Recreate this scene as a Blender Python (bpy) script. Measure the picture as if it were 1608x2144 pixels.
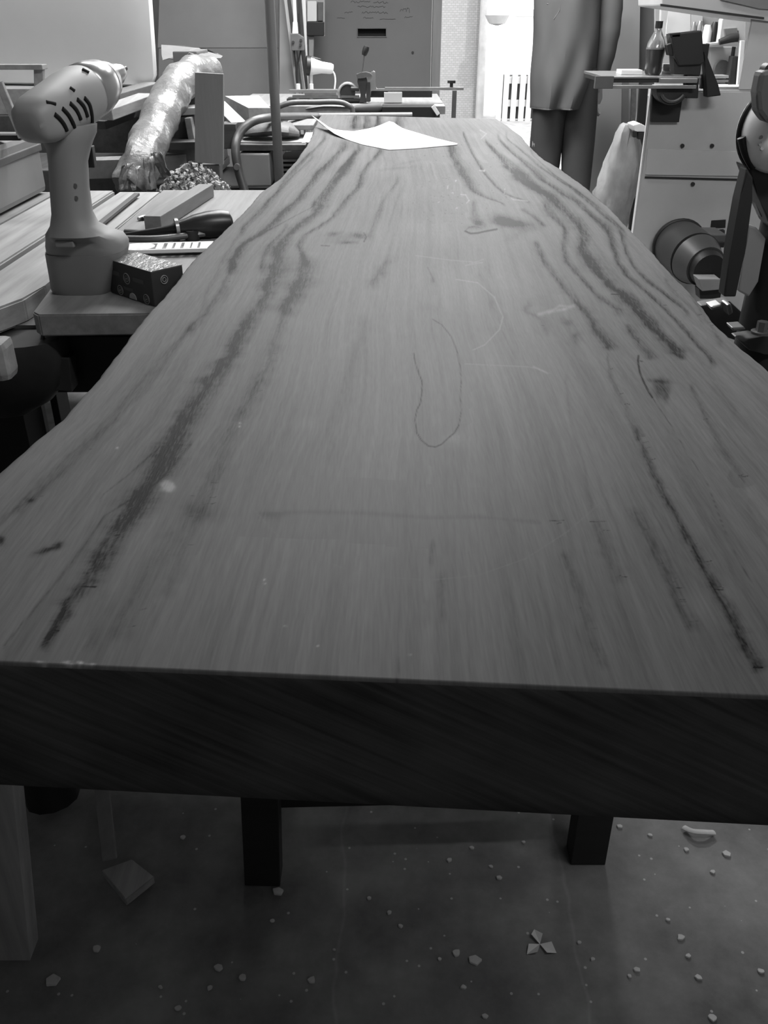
import bpy, bmesh, math, random
import numpy as np
from mathutils import Vector, Matrix
from mathutils.bvhtree import BVHTree
random.seed(7)
for o in list(bpy.data.objects): bpy.data.objects.remove(o)
S = bpy.context.scene
C = S.collection
# ------------------------------------------------------------------ camera
F = 1850.0
TH = math.radians(29.4)
CT, ST = math.cos(TH), math.sin(TH)
EYE = 1.2
cam_d = bpy.data.cameras.new('camera')
cam = bpy.data.objects.new('camera', cam_d); C.objects.link(cam)
cam.location = (0, 0, EYE); cam.rotation_euler = (math.pi/2 - TH, 0, 0)
cam_d.sensor_fit = 'VERTICAL'; cam_d.sensor_height = 36.0; cam_d.lens = 36.0*F/2144
cam_d.clip_start = 0.02; cam_d.clip_end = 200
S.camera = cam
# ------------------------------------------------------------------ light
S.view_settings.view_transform = 'Standard'; S.view_settings.look = 'None'
S.view_settings.gamma = 1; S.view_settings.exposure = 0.0
w = bpy.data.worlds.new('sky'); S.world = w; w.use_nodes = True
w.node_tree.nodes['Background'].inputs[0].default_value = (1, 1, 1, 1)
w.node_tree.nodes['Background'].inputs[1].default_value = 7.0
def area(name, loc, rot, sx, sy, power):
    l = bpy.data.lights.new(name, 'AREA'); l.shape = 'RECTANGLE'; l.size = sx; l.size_y = sy; l.energy = power
    o = bpy.data.objects.new(name, l); C.objects.link(o); o.location = loc; o.rotation_euler = rot
    return o
area('ceiling_tube_far', (0.1, 4.2, 2.55), (0, 0, 0), 1.5, 0.3, 135)
area('ceiling_tube_mid', (-0.3, 2.75, 2.55), (0, 0, 0), 1.5, 0.3, 48)
area('front_fill', (0.9, 0.45, 2.35), (math.radians(84), 0, math.radians(8)), 1.2, 0.25, 27)  # added fill aimed down the room to lift camera-facing sides, no real fitting
area('rear_fill', (1.3, -1.45, 1.6), (math.radians(88), 0, 0), 2.0, 1.0, 4.5)  # added soft fill behind the camera; the near wall has no opening
sl = bpy.data.lights.new('sun', 'SUN'); sl.energy = 3.0; sl.angle = 0.02
so = bpy.data.objects.new('sun', sl); C.objects.link(so); so.rotation_euler = (math.radians(48), 0, math.radians(20))

# ------------------------------------------------------------------ helpers
def ray(px, py):
    a = (px-804)/F; b = (1072-py)/F
    return (a, CT+b*ST, -ST+b*CT)
def ZP(px, py, z):
    d = ray(px, py); t = (z-EYE)/d[2]; return Vector((d[0]*t, d[1]*t, z))
def YP(px, py, y):
    d = ray(px, py); t = y/d[1]; return Vector((d[0]*t, y, EYE+d[2]*t))
def lin(v):
    v = v/255.0
    return v/12.92 if v <= .04045 else ((v+.055)/1.055)**2.4
MATS = {}
def mat(name, v, rough=.6, var=.15, scale=(8, 8, 8), metal=0, bump=0, spec=.5, trans=0, alpha=1, detail=4):
    if name in MATS: return MATS[name]
    m = bpy.data.materials.new(name); m.use_nodes = True; nt = m.node_tree
    b = nt.nodes['Principled BSDF']; L = lin(v)
    b.inputs['Roughness'].default_value = rough; b.inputs['Metallic'].default_value = metal
    b.inputs['Specular IOR Level'].default_value = spec
    b.inputs['Transmission Weight'].default_value = trans
    b.inputs['Alpha'].default_value = alpha
    tc = nt.nodes.new('ShaderNodeTexCoord'); mp = nt.nodes.new('ShaderNodeMapping'); nz = nt.nodes.new('ShaderNodeTexNoise')
    mp.inputs['Scale'].default_value = scale; nz.inputs['Scale'].default_value = 1.0; nz.inputs['Detail'].default_value = detail
    nz.inputs['Roughness'].default_value = .6
    nt.links.new(tc.outputs['Object'], mp.inputs[0]); nt.links.new(mp.outputs[0], nz.inputs[0])
    rp = nt.nodes.new('ShaderNodeMapRange')
    rp.inputs['From Min'].default_value = .25; rp.inputs['From Max'].default_value = .75
    rp.inputs['To Min'].default_value = L*(1-var); rp.inputs['To Max'].default_value = L*(1+var)
    nt.links.new(nz.outputs['Fac'], rp.inputs['Value'])
    cb = nt.nodes.new('ShaderNodeCombineColor')
    for i in range(3): nt.links.new(rp.outputs[0], cb.inputs[i])
    nt.links.new(cb.outputs[0], b.inputs['Base Color'])
    if bump:
        bp = nt.nodes.new('ShaderNodeBump'); bp.inputs['Strength'].default_value = bump; bp.inputs['Distance'].default_value = .004
        nt.links.new(nz.outputs['Fac'], bp.inputs['Height']); nt.links.new(bp.outputs[0], b.inputs['Normal'])
    MATS[name] = m
    return m
def wood(name, v, axis='y', var=.3, rough=.65):
    sc = {'x': (3, 45, 45), 'y': (45, 3, 45), 'z': (45, 45, 3)}[axis]
    return mat(name, v, rough, var, sc, bump=.15)
def link(name, bm, m, parent=None, smooth=False, loc=None):
    me = bpy.data.meshes.new(name)
    bmesh.ops.recalc_face_normals(bm, faces=bm.faces[:])
    bm.to_mesh(me); bm.free()
    if isinstance(m, (list, tuple)):
        for x in m: me.materials.append(x)
    else: me.materials.append(m)
    if smooth:
        for p in me.polygons: p.use_smooth = True
        try: me.set_sharp_from_angle(angle=math.radians(40))
        except Exception: pass
    o = bpy.data.objects.new(name, me); C.objects.link(o)
    if parent is not None: o.parent = parent
    return o
def tag(o, label, cat, group=None, kind=None):
    o['label'] = label; o['category'] = cat
    if group: o['group'] = group
    if kind: o['kind'] = kind
    return o
def thing(name, label, cat, loc=(0, 0, 0), group=None, rotz=0):
    o = bpy.data.objects.new(name, None); C.objects.link(o); o.empty_display_size = .05
    o.location = loc; o.rotation_euler = (0, 0, rotz)
    return tag(o, label, cat, group)
def part(name, bm, m, parent, smooth=False, label=None):
    """geometry is given in world space; keep it there under an unrotated parent"""
    off = Vector((0, 0, 0)); p = parent
    while p is not None: off += p.location; p = p.parent
    bmesh.ops.translate(bm, verts=bm.verts[:], vec=-off)
    o = link(name, bm, m, parent, smooth)
    if label: o['label'] = label
    return o
def single(name, bm, m, label, cat, group=None, smooth=False, kind=None):
    # origin at the base centre
    xs = [v.co for v in bm.verts]
    c = Vector(((min(v.x for v in xs)+max(v.x for v in xs))/2, (min(v.y for v in xs)+max(v.y for v in xs))/2, min(v.z for v in xs)))
    bmesh.ops.translate(bm, verts=bm.verts[:], vec=-c)
    o = link(name, bm, m, None, smooth); o.location = c
    return tag(o, label, cat, group, kind)
def struct(name, bm, m, smooth=False):
    o = link(name, bm, m, None, smooth); o['kind'] = 'structure'
    o['label'] = name.replace('_', ' ') + ' of the workshop'; return o
def NB(): return bmesh.new()
def box(bm, a, b, bev=0):
    a = Vector(a); b = Vector(b)
    r = bmesh.ops.create_cube(bm, size=1)
    bmesh.ops.scale(bm, verts=r['verts'], vec=(abs(b.x-a.x), abs(b.y-a.y), abs(b.z-a.z)))
    bmesh.ops.translate(bm, verts=r['verts'], vec=(a+b)/2)
    if bev:
        es = list({e for v in r['verts'] for e in v.link_edges})
        bmesh.ops.bevel(bm, geom=es, offset=bev, segments=2, affect='EDGES', profile=.6)
    return bm
def beam(bm, p, q, wx, hz, up=(0, 0, 1), bev=.0015):
    """box running from p to q, width wx, height hz (p, q on the centre line)"""
    p = Vector(p); q = Vector(q); d = q-p; L = d.length; d.normalize()
    sde = d.cross(Vector(up))
    if sde.length < 1e-4: sde = Vector((1, 0, 0))
    sde.normalize(); u = sde.cross(d)
    r = bmesh.ops.create_cube(bm, size=1)
    M = Matrix((sde, d, u)).transposed().to_4x4(); M.translation = (p+q)/2
    vs = r['verts']
    bmesh.ops.scale(bm, verts=vs, vec=(wx, L, hz))
    es = list({e for v in vs for e in v.link_edges})
    if bev:
        rr = bmesh.ops.bevel(bm, geom=es, offset=min(bev, wx*.2, hz*.2), segments=2, affect='EDGES', profile=.6)
        vs = list({v for f in rr['faces'] for v in f.verts} | {v for v in vs if v.is_valid})
        # include everything connected
        seen = set(vs); st = list(vs)
        while st:
            v = st.pop()
            for e in v.link_edges:
                o2 = e.other_vert(v)
                if o2 not in seen: seen.add(o2); st.append(o2)
        vs = list(seen)
    bmesh.ops.transform(bm, verts=vs, matrix=M)
    return bm
def frames(pts):
    T = []
    for i in range(len(pts)):
        a = pts[max(i-1, 0)]; b = pts[min(i+1, len(pts)-1)]; T.append((b-a).normalized())
    n = T[0].cross(Vector((0, 0, 1)))
    if n.length < .1: n = T[0].cross(Vector((1, 0, 0)))
    n.normalize(); out = []
    for t in T:
        n = (n - t*n.dot(t)).normalized(); out.append((n, t.cross(n)))
    return out
def tube(bm, pts, r, n=12, flat=1.0, cap=True):
    pts = [Vector(p) for p in pts]
    rs = r if isinstance(r, (list, tuple)) else [r]*len(pts)
    fr = frames(pts); rings = []
    for p, (a, b), rr in zip(pts, fr, rs):
        rings.append([bm.verts.new(p + a*math.cos(2*math.pi*k/n)*rr + b*math.sin(2*math.pi*k/n)*rr*flat) for k in range(n)])
    for i in range(len(rings)-1):
        for k in range(n):
            bm.faces.new((rings[i][k], rings[i][(k+1) % n], rings[i+1][(k+1) % n], rings[i+1][k]))
    if cap:
        bm.faces.new(rings[0][::-1]); bm.faces.new(rings[-1])
    return bm
def loft(bm, rings, cap=True):
    vr = [[bm.verts.new(p) for p in r] for r in rings]; n = len(vr[0])
    for i in range(len(vr)-1):
        for k in range(n):
            bm.faces.new((vr[i][k], vr[i][(k+1) % n], vr[i+1][(k+1) % n], vr[i+1][k]))
    if cap: bm.faces.new(vr[0][::-1]); bm.faces.new(vr[-1])
    return bm
def ell(cx, cy, z, rx, ry, n=24, e=2.0, wob=0, ph=0):
    out = []
    for k in range(n):
        a = 2*math.pi*k/n; ca, sa = math.cos(a), math.sin(a)
        q = (abs(ca)**e + abs(sa)**e)**(-1/e)
        q *= 1 + wob*math.sin(5*a+ph)
        out.append(Vector((cx+rx*q*ca, cy+ry*q*sa, z)))
    return out
def ppoly(bm, pts, y, th, bev=.0, y2=None):
    """outline of the thing seen from the front, stood at distance y, thickness th going away"""
    f = [YP(px, py, y if y2 is None else y) for px, py in pts]
    vf = [bm.verts.new(p) for p in f]; vb = [bm.verts.new(p+Vector((0, th, 0))) for p in f]
    n = len(vf); fs = [bm.faces.new(vf), bm.faces.new(vb[::-1])]
    for k in range(n): fs.append(bm.faces.new((vf[k], vb[k], vb[(k+1) % n], vf[(k+1) % n])))
    if bev:
        bmesh.ops.bevel(bm, geom=list({e for ff in fs for e in ff.edges}), offset=bev, segments=2, affect='EDGES', profile=.6)
    return bm
def zpoly(bm, pts, z, th, bev=0):
    """flat thing whose top outline lies at height z"""
    vf = [bm.verts.new(Vector((p[0], p[1], z))) for p in pts]
    vb = [bm.verts.new(v.co-Vector((0, 0, th))) for v in vf]
    n = len(vf); fs = [bm.faces.new(vf), bm.faces.new(vb[::-1])]
    for k in range(n): fs.append(bm.faces.new((vf[k], vb[k], vb[(k+1) % n], vf[(k+1) % n])))
    if bev: bmesh.ops.bevel(bm, geom=list({e for ff in fs for e in ff.edges}), offset=bev, segments=2, affect='EDGES')
    return bm
def cyl(bm, p, q, r, n=24, r2=None):
    return tube(bm, [p, q], [r, r if r2 is None else r2], n)
def torus(bm, c, ax, R, r, n=32, m=8, a0=0, a1=2*math.pi):
    ax = Vector(ax).normalized(); u = ax.orthogonal().normalized(); v = ax.cross(u)
    full = abs(a1-a0-2*math.pi) < 1e-3
    k = n if not full else n
    pts = [Vector(c)+u*R*math.cos(a0+(a1-a0)*i/k)+v*R*math.sin(a0+(a1-a0)*i/k) for i in range(k+1)]
    return tube(bm, pts, r, m, cap=not full)
def smoothpath(pts, k=4):
    pts = [Vector(p) for p in pts]; out = []
    for i in range(len(pts)-1):
        p0 = pts[max(i-1, 0)]; p1 = pts[i]; p2 = pts[i+1]; p3 = pts[min(i+2, len(pts)-1)]
        for j in range(k):
            t = j/k
            out.append(.5*((2*p1)+(p2-p0)*t+(2*p0-5*p1+4*p2-p3)*t*t+(3*p1-p0-3*p2+p3)*t**3))
    out.append(pts[-1]); return out
def hit(o, px, py, lift=.0):
    """point on the surface of o along a line of sight (used to set small fittings ON a surface)"""
    off = Vector((0, 0, 0)); p = o
    while p is not None: off += p.location; p = p.parent
    bt = BVHTree.FromPolygons([v.co+off for v in o.data.vertices], [tuple(pp.vertices) for pp in o.data.polygons])
    d = Vector(ray(px, py)).normalized(); r = bt.ray_cast(Vector((0, 0, EYE)), d)
    if r[0] is None: return None
    return r[0] + r[1]*lift*(1 if r[1].dot(d) < 0 else -1)

# ------------------------------------------------------------------ materials
M_conc = mat('concrete', 104, .75, .35, (3, 3, 3), bump=.3, detail=8)
M_wall = mat('painted_wall', 100, .8, .06, (2, 2, 2))
M_wallL = mat('white_wall', 150, .8, .05, (2, 2, 2))
M_ceil = mat('ceiling_paint', 110, .9, .05)
M_door = mat('grey_door_paint', 112, .7, .06, (3, 3, 3))
M_black = mat('black_plastic', 26, .5, .2)
M_dark = mat('dark_iron', 48, .5, .3, (20, 20, 20), metal=.3)
M_iron = mat('grey_iron', 95, .45, .2, (20, 20, 20), metal=.4)
M_steel = mat('bright_steel', 170, .3, .1, (20, 20, 20), metal=.8)
M_pole = mat('painted_pipe', 105, .5, .1)
M_saw = mat('machine_grey_enamel', 186, .5, .08, (6, 6, 6))
M_white = mat('white_plastic', 222, .45, .03, (4, 4, 4))
M_paper = mat('white_paper', 240, .7, .03, (10, 10, 10))
M_wy = wood('pine_along_bench', 126, 'y'); M_wx = wood('pine_across', 150, 'x'); M_wz = wood('pine_upright', 132, 'z')
M_wl = wood('pale_timber', 152, 'y'); M_wd = wood('dark_timber', 78, 'y'); M_wdx = wood('dark_timber_across', 70, 'x')
M_mid = wood('mid_timber', 118, 'y', .2)
M_gp = mat('grey_board', 116, .7, .1, (6, 6, 6))

# ------------------------------------------------------------------ room
def floor_mat():
    m = bpy.data.materials.new('stained_concrete_floor'); m.use_nodes = True; nt = m.node_tree; b = nt.nodes['Principled BSDF']
    b.inputs['Roughness'].default_value = .7; b.inputs['Specular IOR Level'].default_value = .3
    N = nt.nodes.new; Lk = nt.links.new
    tc = N('ShaderNodeTexCoord')
    n1 = N('ShaderNodeTexNoise'); n1.inputs['Scale'].default_value = 5; n1.inputs['Detail'].default_value = 9; n1.inputs['Roughness'].default_value = .65
    Lk(tc.outputs['Object'], n1.inputs[0])
    r1 = N('ShaderNodeMapRange'); r1.inputs['From Min'].default_value = .3; r1.inputs['From Max'].default_value = .75
    r1.inputs['To Min'].default_value = .10; r1.inputs['To Max'].default_value = .32; Lk(n1.outputs['Fac'], r1.inputs[0])
    # dust specks
    v = N('ShaderNodeTexVoronoi'); v.inputs['Scale'].default_value = 55; Lk(tc.outputs['Object'], v.inputs[0])
    lt = N('ShaderNodeMath'); lt.operation = 'LESS_THAN'; lt.inputs[1].default_value = .12; Lk(v.outputs['Distance'], lt.inputs[0])
    sp = N('ShaderNodeSeparateColor'); Lk(v.outputs['Color'], sp.inputs[0])
    g = N('ShaderNodeMath'); g.operation = 'GREATER_THAN'; g.inputs[1].default_value = .78; Lk(sp.outputs[0], g.inputs[0])
    mu = N('ShaderNodeMath'); mu.operation = 'MULTIPLY'; Lk(lt.outputs[0], mu.inputs[0]); Lk(g.outputs[0], mu.inputs[1])
    mu2 = N('ShaderNodeMath'); mu2.operation = 'MULTIPLY'; mu2.inputs[1].default_value = .28; Lk(mu.outputs[0], mu2.inputs[0])
    ad = N('ShaderNodeMath'); ad.operation = 'ADD'; Lk(r1.outputs[0], ad.inputs[0]); Lk(mu2.outputs[0], ad.inputs[1])
    # a light joint line running away from the viewer and a second one to its right
    sx = N('ShaderNodeSeparateXYZ'); Lk(tc.outputs['Object'], sx.inputs[0])
    nw = N('ShaderNodeTexNoise'); nw.inputs['Scale'].default_value = 9; Lk(tc.outputs['Object'], nw.inputs[0])
    last = ad
    for x0 in (-.066, .285):
        a = N('ShaderNodeMath'); a.operation = 'MULTIPLY_ADD'; a.inputs[1].default_value = .03; Lk(nw.outputs['Fac'], a.inputs[0]); Lk(sx.outputs[0], a.inputs[2])
        d = N('ShaderNodeMath'); d.operation = 'SUBTRACT'; d.inputs[1].default_value = x0+.015; Lk(a.outputs[0], d.inputs[0])
        ab = N('ShaderNodeMath'); ab.operation = 'ABSOLUTE'; Lk(d.outputs[0], ab.inputs[0])
        mr = N('ShaderNodeMapRange'); mr.inputs['From Min'].default_value = 0; mr.inputs['From Max'].default_value = .004
        mr.inputs['To Min'].default_value = .08; mr.inputs['To Max'].default_value = 0; Lk(ab.outputs[0], mr.inputs[0])
        m3 = N('ShaderNodeMath'); m3.operation = 'MULTIPLY'; Lk(mr.outputs[0], m3.inputs[0]); Lk(n1.outputs['Fac'], m3.inputs[1])
        s2 = N('ShaderNodeMath'); s2.operation = 'ADD'; Lk(last.outputs[0], s2.inputs[0]); Lk(m3.outputs[0], s2.inputs[1]); last = s2
    cc = N('ShaderNodeCombineColor')
    for i in range(3): Lk(last.outputs[0], cc.inputs[i])
    Lk(cc.outputs[0], b.inputs['Base Color'])
    bp = N('ShaderNodeBump'); bp.inputs['Strength'].default_value = .3; bp.inputs['Distance'].default_value = .004
    Lk(n1.outputs['Fac'], bp.inputs['Height']); Lk(bp.outputs[0], b.inputs['Normal'])
    return m
XL, XR, YB, YN, HC = -2.6, 2.3, 7.0, -1.6, 2.7
DX0, DX1 = .395, 1.35         # door opening in the back wall
bm = NB(); box(bm, (XL-.1, YN-.1, -.12), (XR+.1, YB+.12, 0)); struct('floor', bm, floor_mat())
bm = NB(); box(bm, (XL-.1, YN-.1, HC), (XR+.1, YB+.12, HC+.12)); struct('ceiling', bm, M_ceil)
bm = NB(); box(bm, (XL-.12, YN, 0), (XL, YB, HC)); struct('wall_left', bm, M_wallL)
bm = NB(); box(bm, (XR, YN, 0), (XR+.12, YB, HC)); struct('wall_right', bm, M_wallL)
bm = NB(); box(bm, (XL, YN-.12, 0), (XR, YN, HC)); struct('wall_near', bm, M_wall)
bm = NB()
box(bm, (XL, YB, 0), (-.50, YB+.12, HC)); box(bm, (DX1, YB, 0), (XR, YB+.12, HC)); box(bm, (-.50, YB, 2.2), (DX1, YB+.12, HC))
struct('wall_back', bm, M_wall)
# closed door leaf with the letter slot
bm = NB()
a = YP(749, 60, 6.98); b2 = YP(808, 76, 6.98)
for (x0, x1, z0, z1) in ((-.50, a.x, .01, 2.2), (b2.x, .33, .01, 2.2), (a.x, b2.x, a.z, 2.2), (a.x, b2.x, .01, b2.z)):
    box(bm, (x0, 6.98, z0), (x1, 7.03, z1))
door = struct('door_1', bm, M_door)
bm = NB(); box(bm, (a.x-.02, 7.031, b2.z-.02), (b2.x+.02, 7.05, a.z+.02)); o = link('letter_slot', bm, mat('slot_black', 8, .8), door)
bm = NB()
e = .006
box(bm, (a.x-e, 6.972, a.z), (b2.x+e, 6.98, a.z+e)); box(bm, (a.x-e, 6.972, b2.z-e), (b2.x+e, 6.98, b2.z))
box(bm, (a.x-e, 6.972, b2.z), (a.x, 6.98, a.z)); box(bm, (b2.x, 6.972, b2.z), (b2.x+e, 6.98, a.z))
link('slot_frame', bm, M_iron, door)
bm = NB(); c0 = YP(864, 110, 6.98); cyl(bm, c0, c0-Vector((0, .006, 0)), .009, 12); link('keyhole_cover', bm, M_dark, door)
# faint pencilled lines of handwriting on the door
def scribble(x0, x1, y, amp, n, seed):
    rr = random.Random(seed); pts = []
    for i in range(n):
        x = x0+(x1-x0)*i/(n-1)
        pts.append(YP(x+rr.uniform(-.8, .8), y+rr.uniform(-amp, amp), 6.9785))
    return pts
bm = NB()
for (x0, x1, y, amp, n) in ((735, 775, 4, 2.5, 22), (782, 812, 5, 2.5, 18), (748, 806, 14, 2, 26), (758, 812, 26, 2.2, 28), (706, 722, 38, 1.2, 8), (760, 782, 37, 1.5, 12), (795, 828, 40, 1, 12), (838, 858, 22, 6, 12), (846, 864, 36, 4, 8), (722, 738, 26, 1.5, 8)):
    tube(bm, scribble(x0, x1, y, amp, n, int(x0+y)), .0011, 4)
link('handwriting', bm, mat('pencil', 62, .8), door)
# frame of the opening
bm = NB(); box(bm, (.335, 6.93, 0), (DX0, 7.15, 2.2)); box(bm, (DX1, 6.93, 0), (DX1+.06, 7.15, 2.2)); box(bm, (.335, 6.93, 2.2), (DX1+.06, 7.15, 2.28))
struct('trim_1', bm, mat('grey_frame', 128, .6, .15, (30, 30, 3)))
bm = NB(); box(bm, (-.56, 6.94, 0), (-.50, 6.999, 2.26)); struct('trim_2', bm, wood('frame_timber', 150, 'z'))
bm = NB(); bx = YP(900, 210, 6.9); box(bm, (bx.x, 6.86, bx.z-.045), (bx.x+.08, 6.93, bx.z+.01)); o = single('door_stay', bm, M_black, 'small black door stay on the back door beside the bright opening', 'latch')
o.location.y = 6.9

# ------------------------------------------------------------------ outdoors
def brick_mat():
    m = bpy.data.materials.new('pale_brick'); m.use_nodes = True; nt = m.node_tree; b = nt.nodes['Principled BSDF']
    br = nt.nodes.new('ShaderNodeTexBrick'); tc = nt.nodes.new('ShaderNodeTexCoord'); mp = nt.nodes.new('ShaderNodeMapping')
    mp.inputs['Rotation'].default_value = (math.pi/2, 0, 0)
    nt.links.new(tc.outputs['Object'], mp.inputs[0]); nt.links.new(mp.outputs[0], br.inputs[0])
    br.inputs['Scale'].default_value = 9.5; br.inputs['Color1'].default_value = (.145, .145, .145, 1); br.inputs['Color2'].default_value = (.17, .17, .17, 1)
    br.inputs['Mortar'].default_value = (.12, .12, .12, 1); br.inputs['Mortar Size'].default_value = .03; b.inputs['Roughness'].default_value = .9
    nt.links.new(br.outputs[0], b.inputs['Base Color']); return m
M_grav = mat('gravel_ground', 104, .95, .5, (9, 9, 9), bump=.4, detail=10)
bm = NB(); box(bm, (-6, 7.12, -.14), (9, 26, -.02)); o = link('ground', bm, M_grav); o['kind'] = 'structure'; o['label'] = 'sunlit pale gravel yard outside the open door'
p = YP(1018, 236, 13); bm = NB(); box(bm, (-4, 13, -.02), (p.x-.08, 13.25, 4.5))
o = single('brick_wall', bm, brick_mat(), 'pale brick building wall outside the open doorway', 'wall')
bm = NB(); cyl(bm, (p.x-.1, 12.93, -.02), (p.x-.1, 12.93, 4.4), .055, 16)
single('downpipe', bm, mat('pipe_grey', 120, .6), 'grey downpipe at the corner of the brick wall outside', 'pipe', smooth=True)
fen = thing('garden_fence', 'white picket fence panel seen beside the man outside', 'fence', (1.75, 12.6, -.02))
M_fen = mat('white_fence', 150, .7, .05)
for k, px in enumerate((1044, 1057, 1074, 1091, 1106, 1122)):
    q = YP(px, 235, 12.6)
    bm = NB(); h = YP(px, 150 if k != 1 else 138, 12.6).z
    zs = [(-.034, -.02), (.034, -.02), (.034, h-.04), (0, h), (-.034, h-.04)]
    vf = [bm.verts.new((q.x+x, 12.6, z)) for x, z in zs]; vb = [bm.verts.new((q.x+x, 12.63, z)) for x, z in zs]
    bm.faces.new(vf); bm.faces.new(vb[::-1])
    for i in range(5): bm.faces.new((vf[i], vb[i], vb[(i+1) % 5], vf[(i+1) % 5]))
    part('picket', bm, M_fen, fen)
bm = NB(); box(bm, (1.5, 12.7, 0), (2.5, 12.72, .52)); part('backing', bm, mat('fence_backing', 75, .8), fen)
for zz in (.15, .42):
    bm = NB(); box(bm, (1.55, 12.63, zz), (2.5, 12.67, zz+.08)); part('rail', bm, M_fen, fen)
bm = NB(); q = YP(1045, 30, 15); box(bm, (1.95, 15, -.02), (5, 15.4, q.z-.02)); bb = single('outbuilding', bm, mat('render_white', 230, .8, .03), 'bright white low outbuilding beyond the fence', 'building')
bm = NB(); box(bm, (1.9, 14.9, q.z-.02), (5.1, 15.5, q.z+.06)); part('coping', bm, mat('coping_grey', 190, .8), bb)
bm = NB(); q = YP(1042, 22, 12.3)
loft(bm, [ell(q.x, 12.3, q.z+dz, r, r) for dz, r in ((-.16, .02), (-.14, .10), (-.05, .15), (.05, .13), (.12, .06), (.9, .05))])
single('outdoor_lamp', bm, mat('lamp_grey', 130, .6), 'grey round hanging lantern outside above the fence', 'lamp', smooth=True)
bb2 = bpy.data.objects['outdoor_lamp']
random.seed(3)
for k, (px, py, r) in enumerate(((1052, 243, .10), (1075, 240, .13), (1098, 238, .12), (1060, 232, .08), (1088, 228, .1))):
    q = ZP(px, py, -.02); bm = NB()
    for j in range(46):
        th = random.uniform(0, 6.28); el = random.uniform(.1, 1.5); rr = r*random.uniform(.5, 1.1)
        d = Vector((math.cos(th)*math.cos(el), math.sin(th)*math.cos(el), math.sin(el)))
        c2 = q+d*rr; s2 = d.cross(Vector((0, 0, 1))).normalized()*.03; u2 = s2.cross(d).normalized()*.03
        bm.faces.new([bm.verts.new(c2+v) for v in (s2, u2+d*.01, -s2, -u2-d*.01)])
    tube(bm, [q, q+Vector((0, 0, r))], .008, 6)
    single('garden_shrub', bm, mat('shrub_leaf', 110, .8, .3), ['small pale shrub, leftmost of the low plants at the fence foot', 'round pale shrub, largest of the low plants at the fence foot', 'pale shrub nearest the man at the fence foot', 'small shrub behind the others, at the brick wall corner', 'pale shrub behind the others, in front of the fence pickets'][k], 'shrub', 'shrubs at the fence foot')

# ------------------------------------------------------------------ THE SLAB
LE = [(-.31, .20), (-.305, .375), (-.297, .50), (-.29, .596), (-.283, .639), (-.273, .691), (-.27, .78), (-.271, .853), (-.271, .973), (-.268, 1.069), (-.267, 1.236), (-.259, 1.385), (-.246, 1.55), (-.238, 1.779), (-.216, 1.979), (-.205, 2.265), (-.201, 2.639), (-.211, 2.937), (-.216, 3.4)]
RE = [(.372, .20), (.371, .33), (.373, .6), (.371, .812), (.369, .868), (.368, .955), (.377, 1.069), (.383, 1.197), (.393, 1.419), (.401, 1.657), (.401, 1.832), (.393, 2.078), (.379, 2.225), (.378, 2.439), (.386, 2.694), (.379, 2.977), (.36, 3.4)]
leY = np.array([p[1] for p in LE]); leX = np.array([p[0] for p in LE]); reY = np.array([p[1] for p in RE]); reX = np.array([p[0] for p in RE])
ZT, ZB = .90, .809
def xleft(y): return float(np.interp(y, leY, leX))
NR, NC = 940, 560
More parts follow.
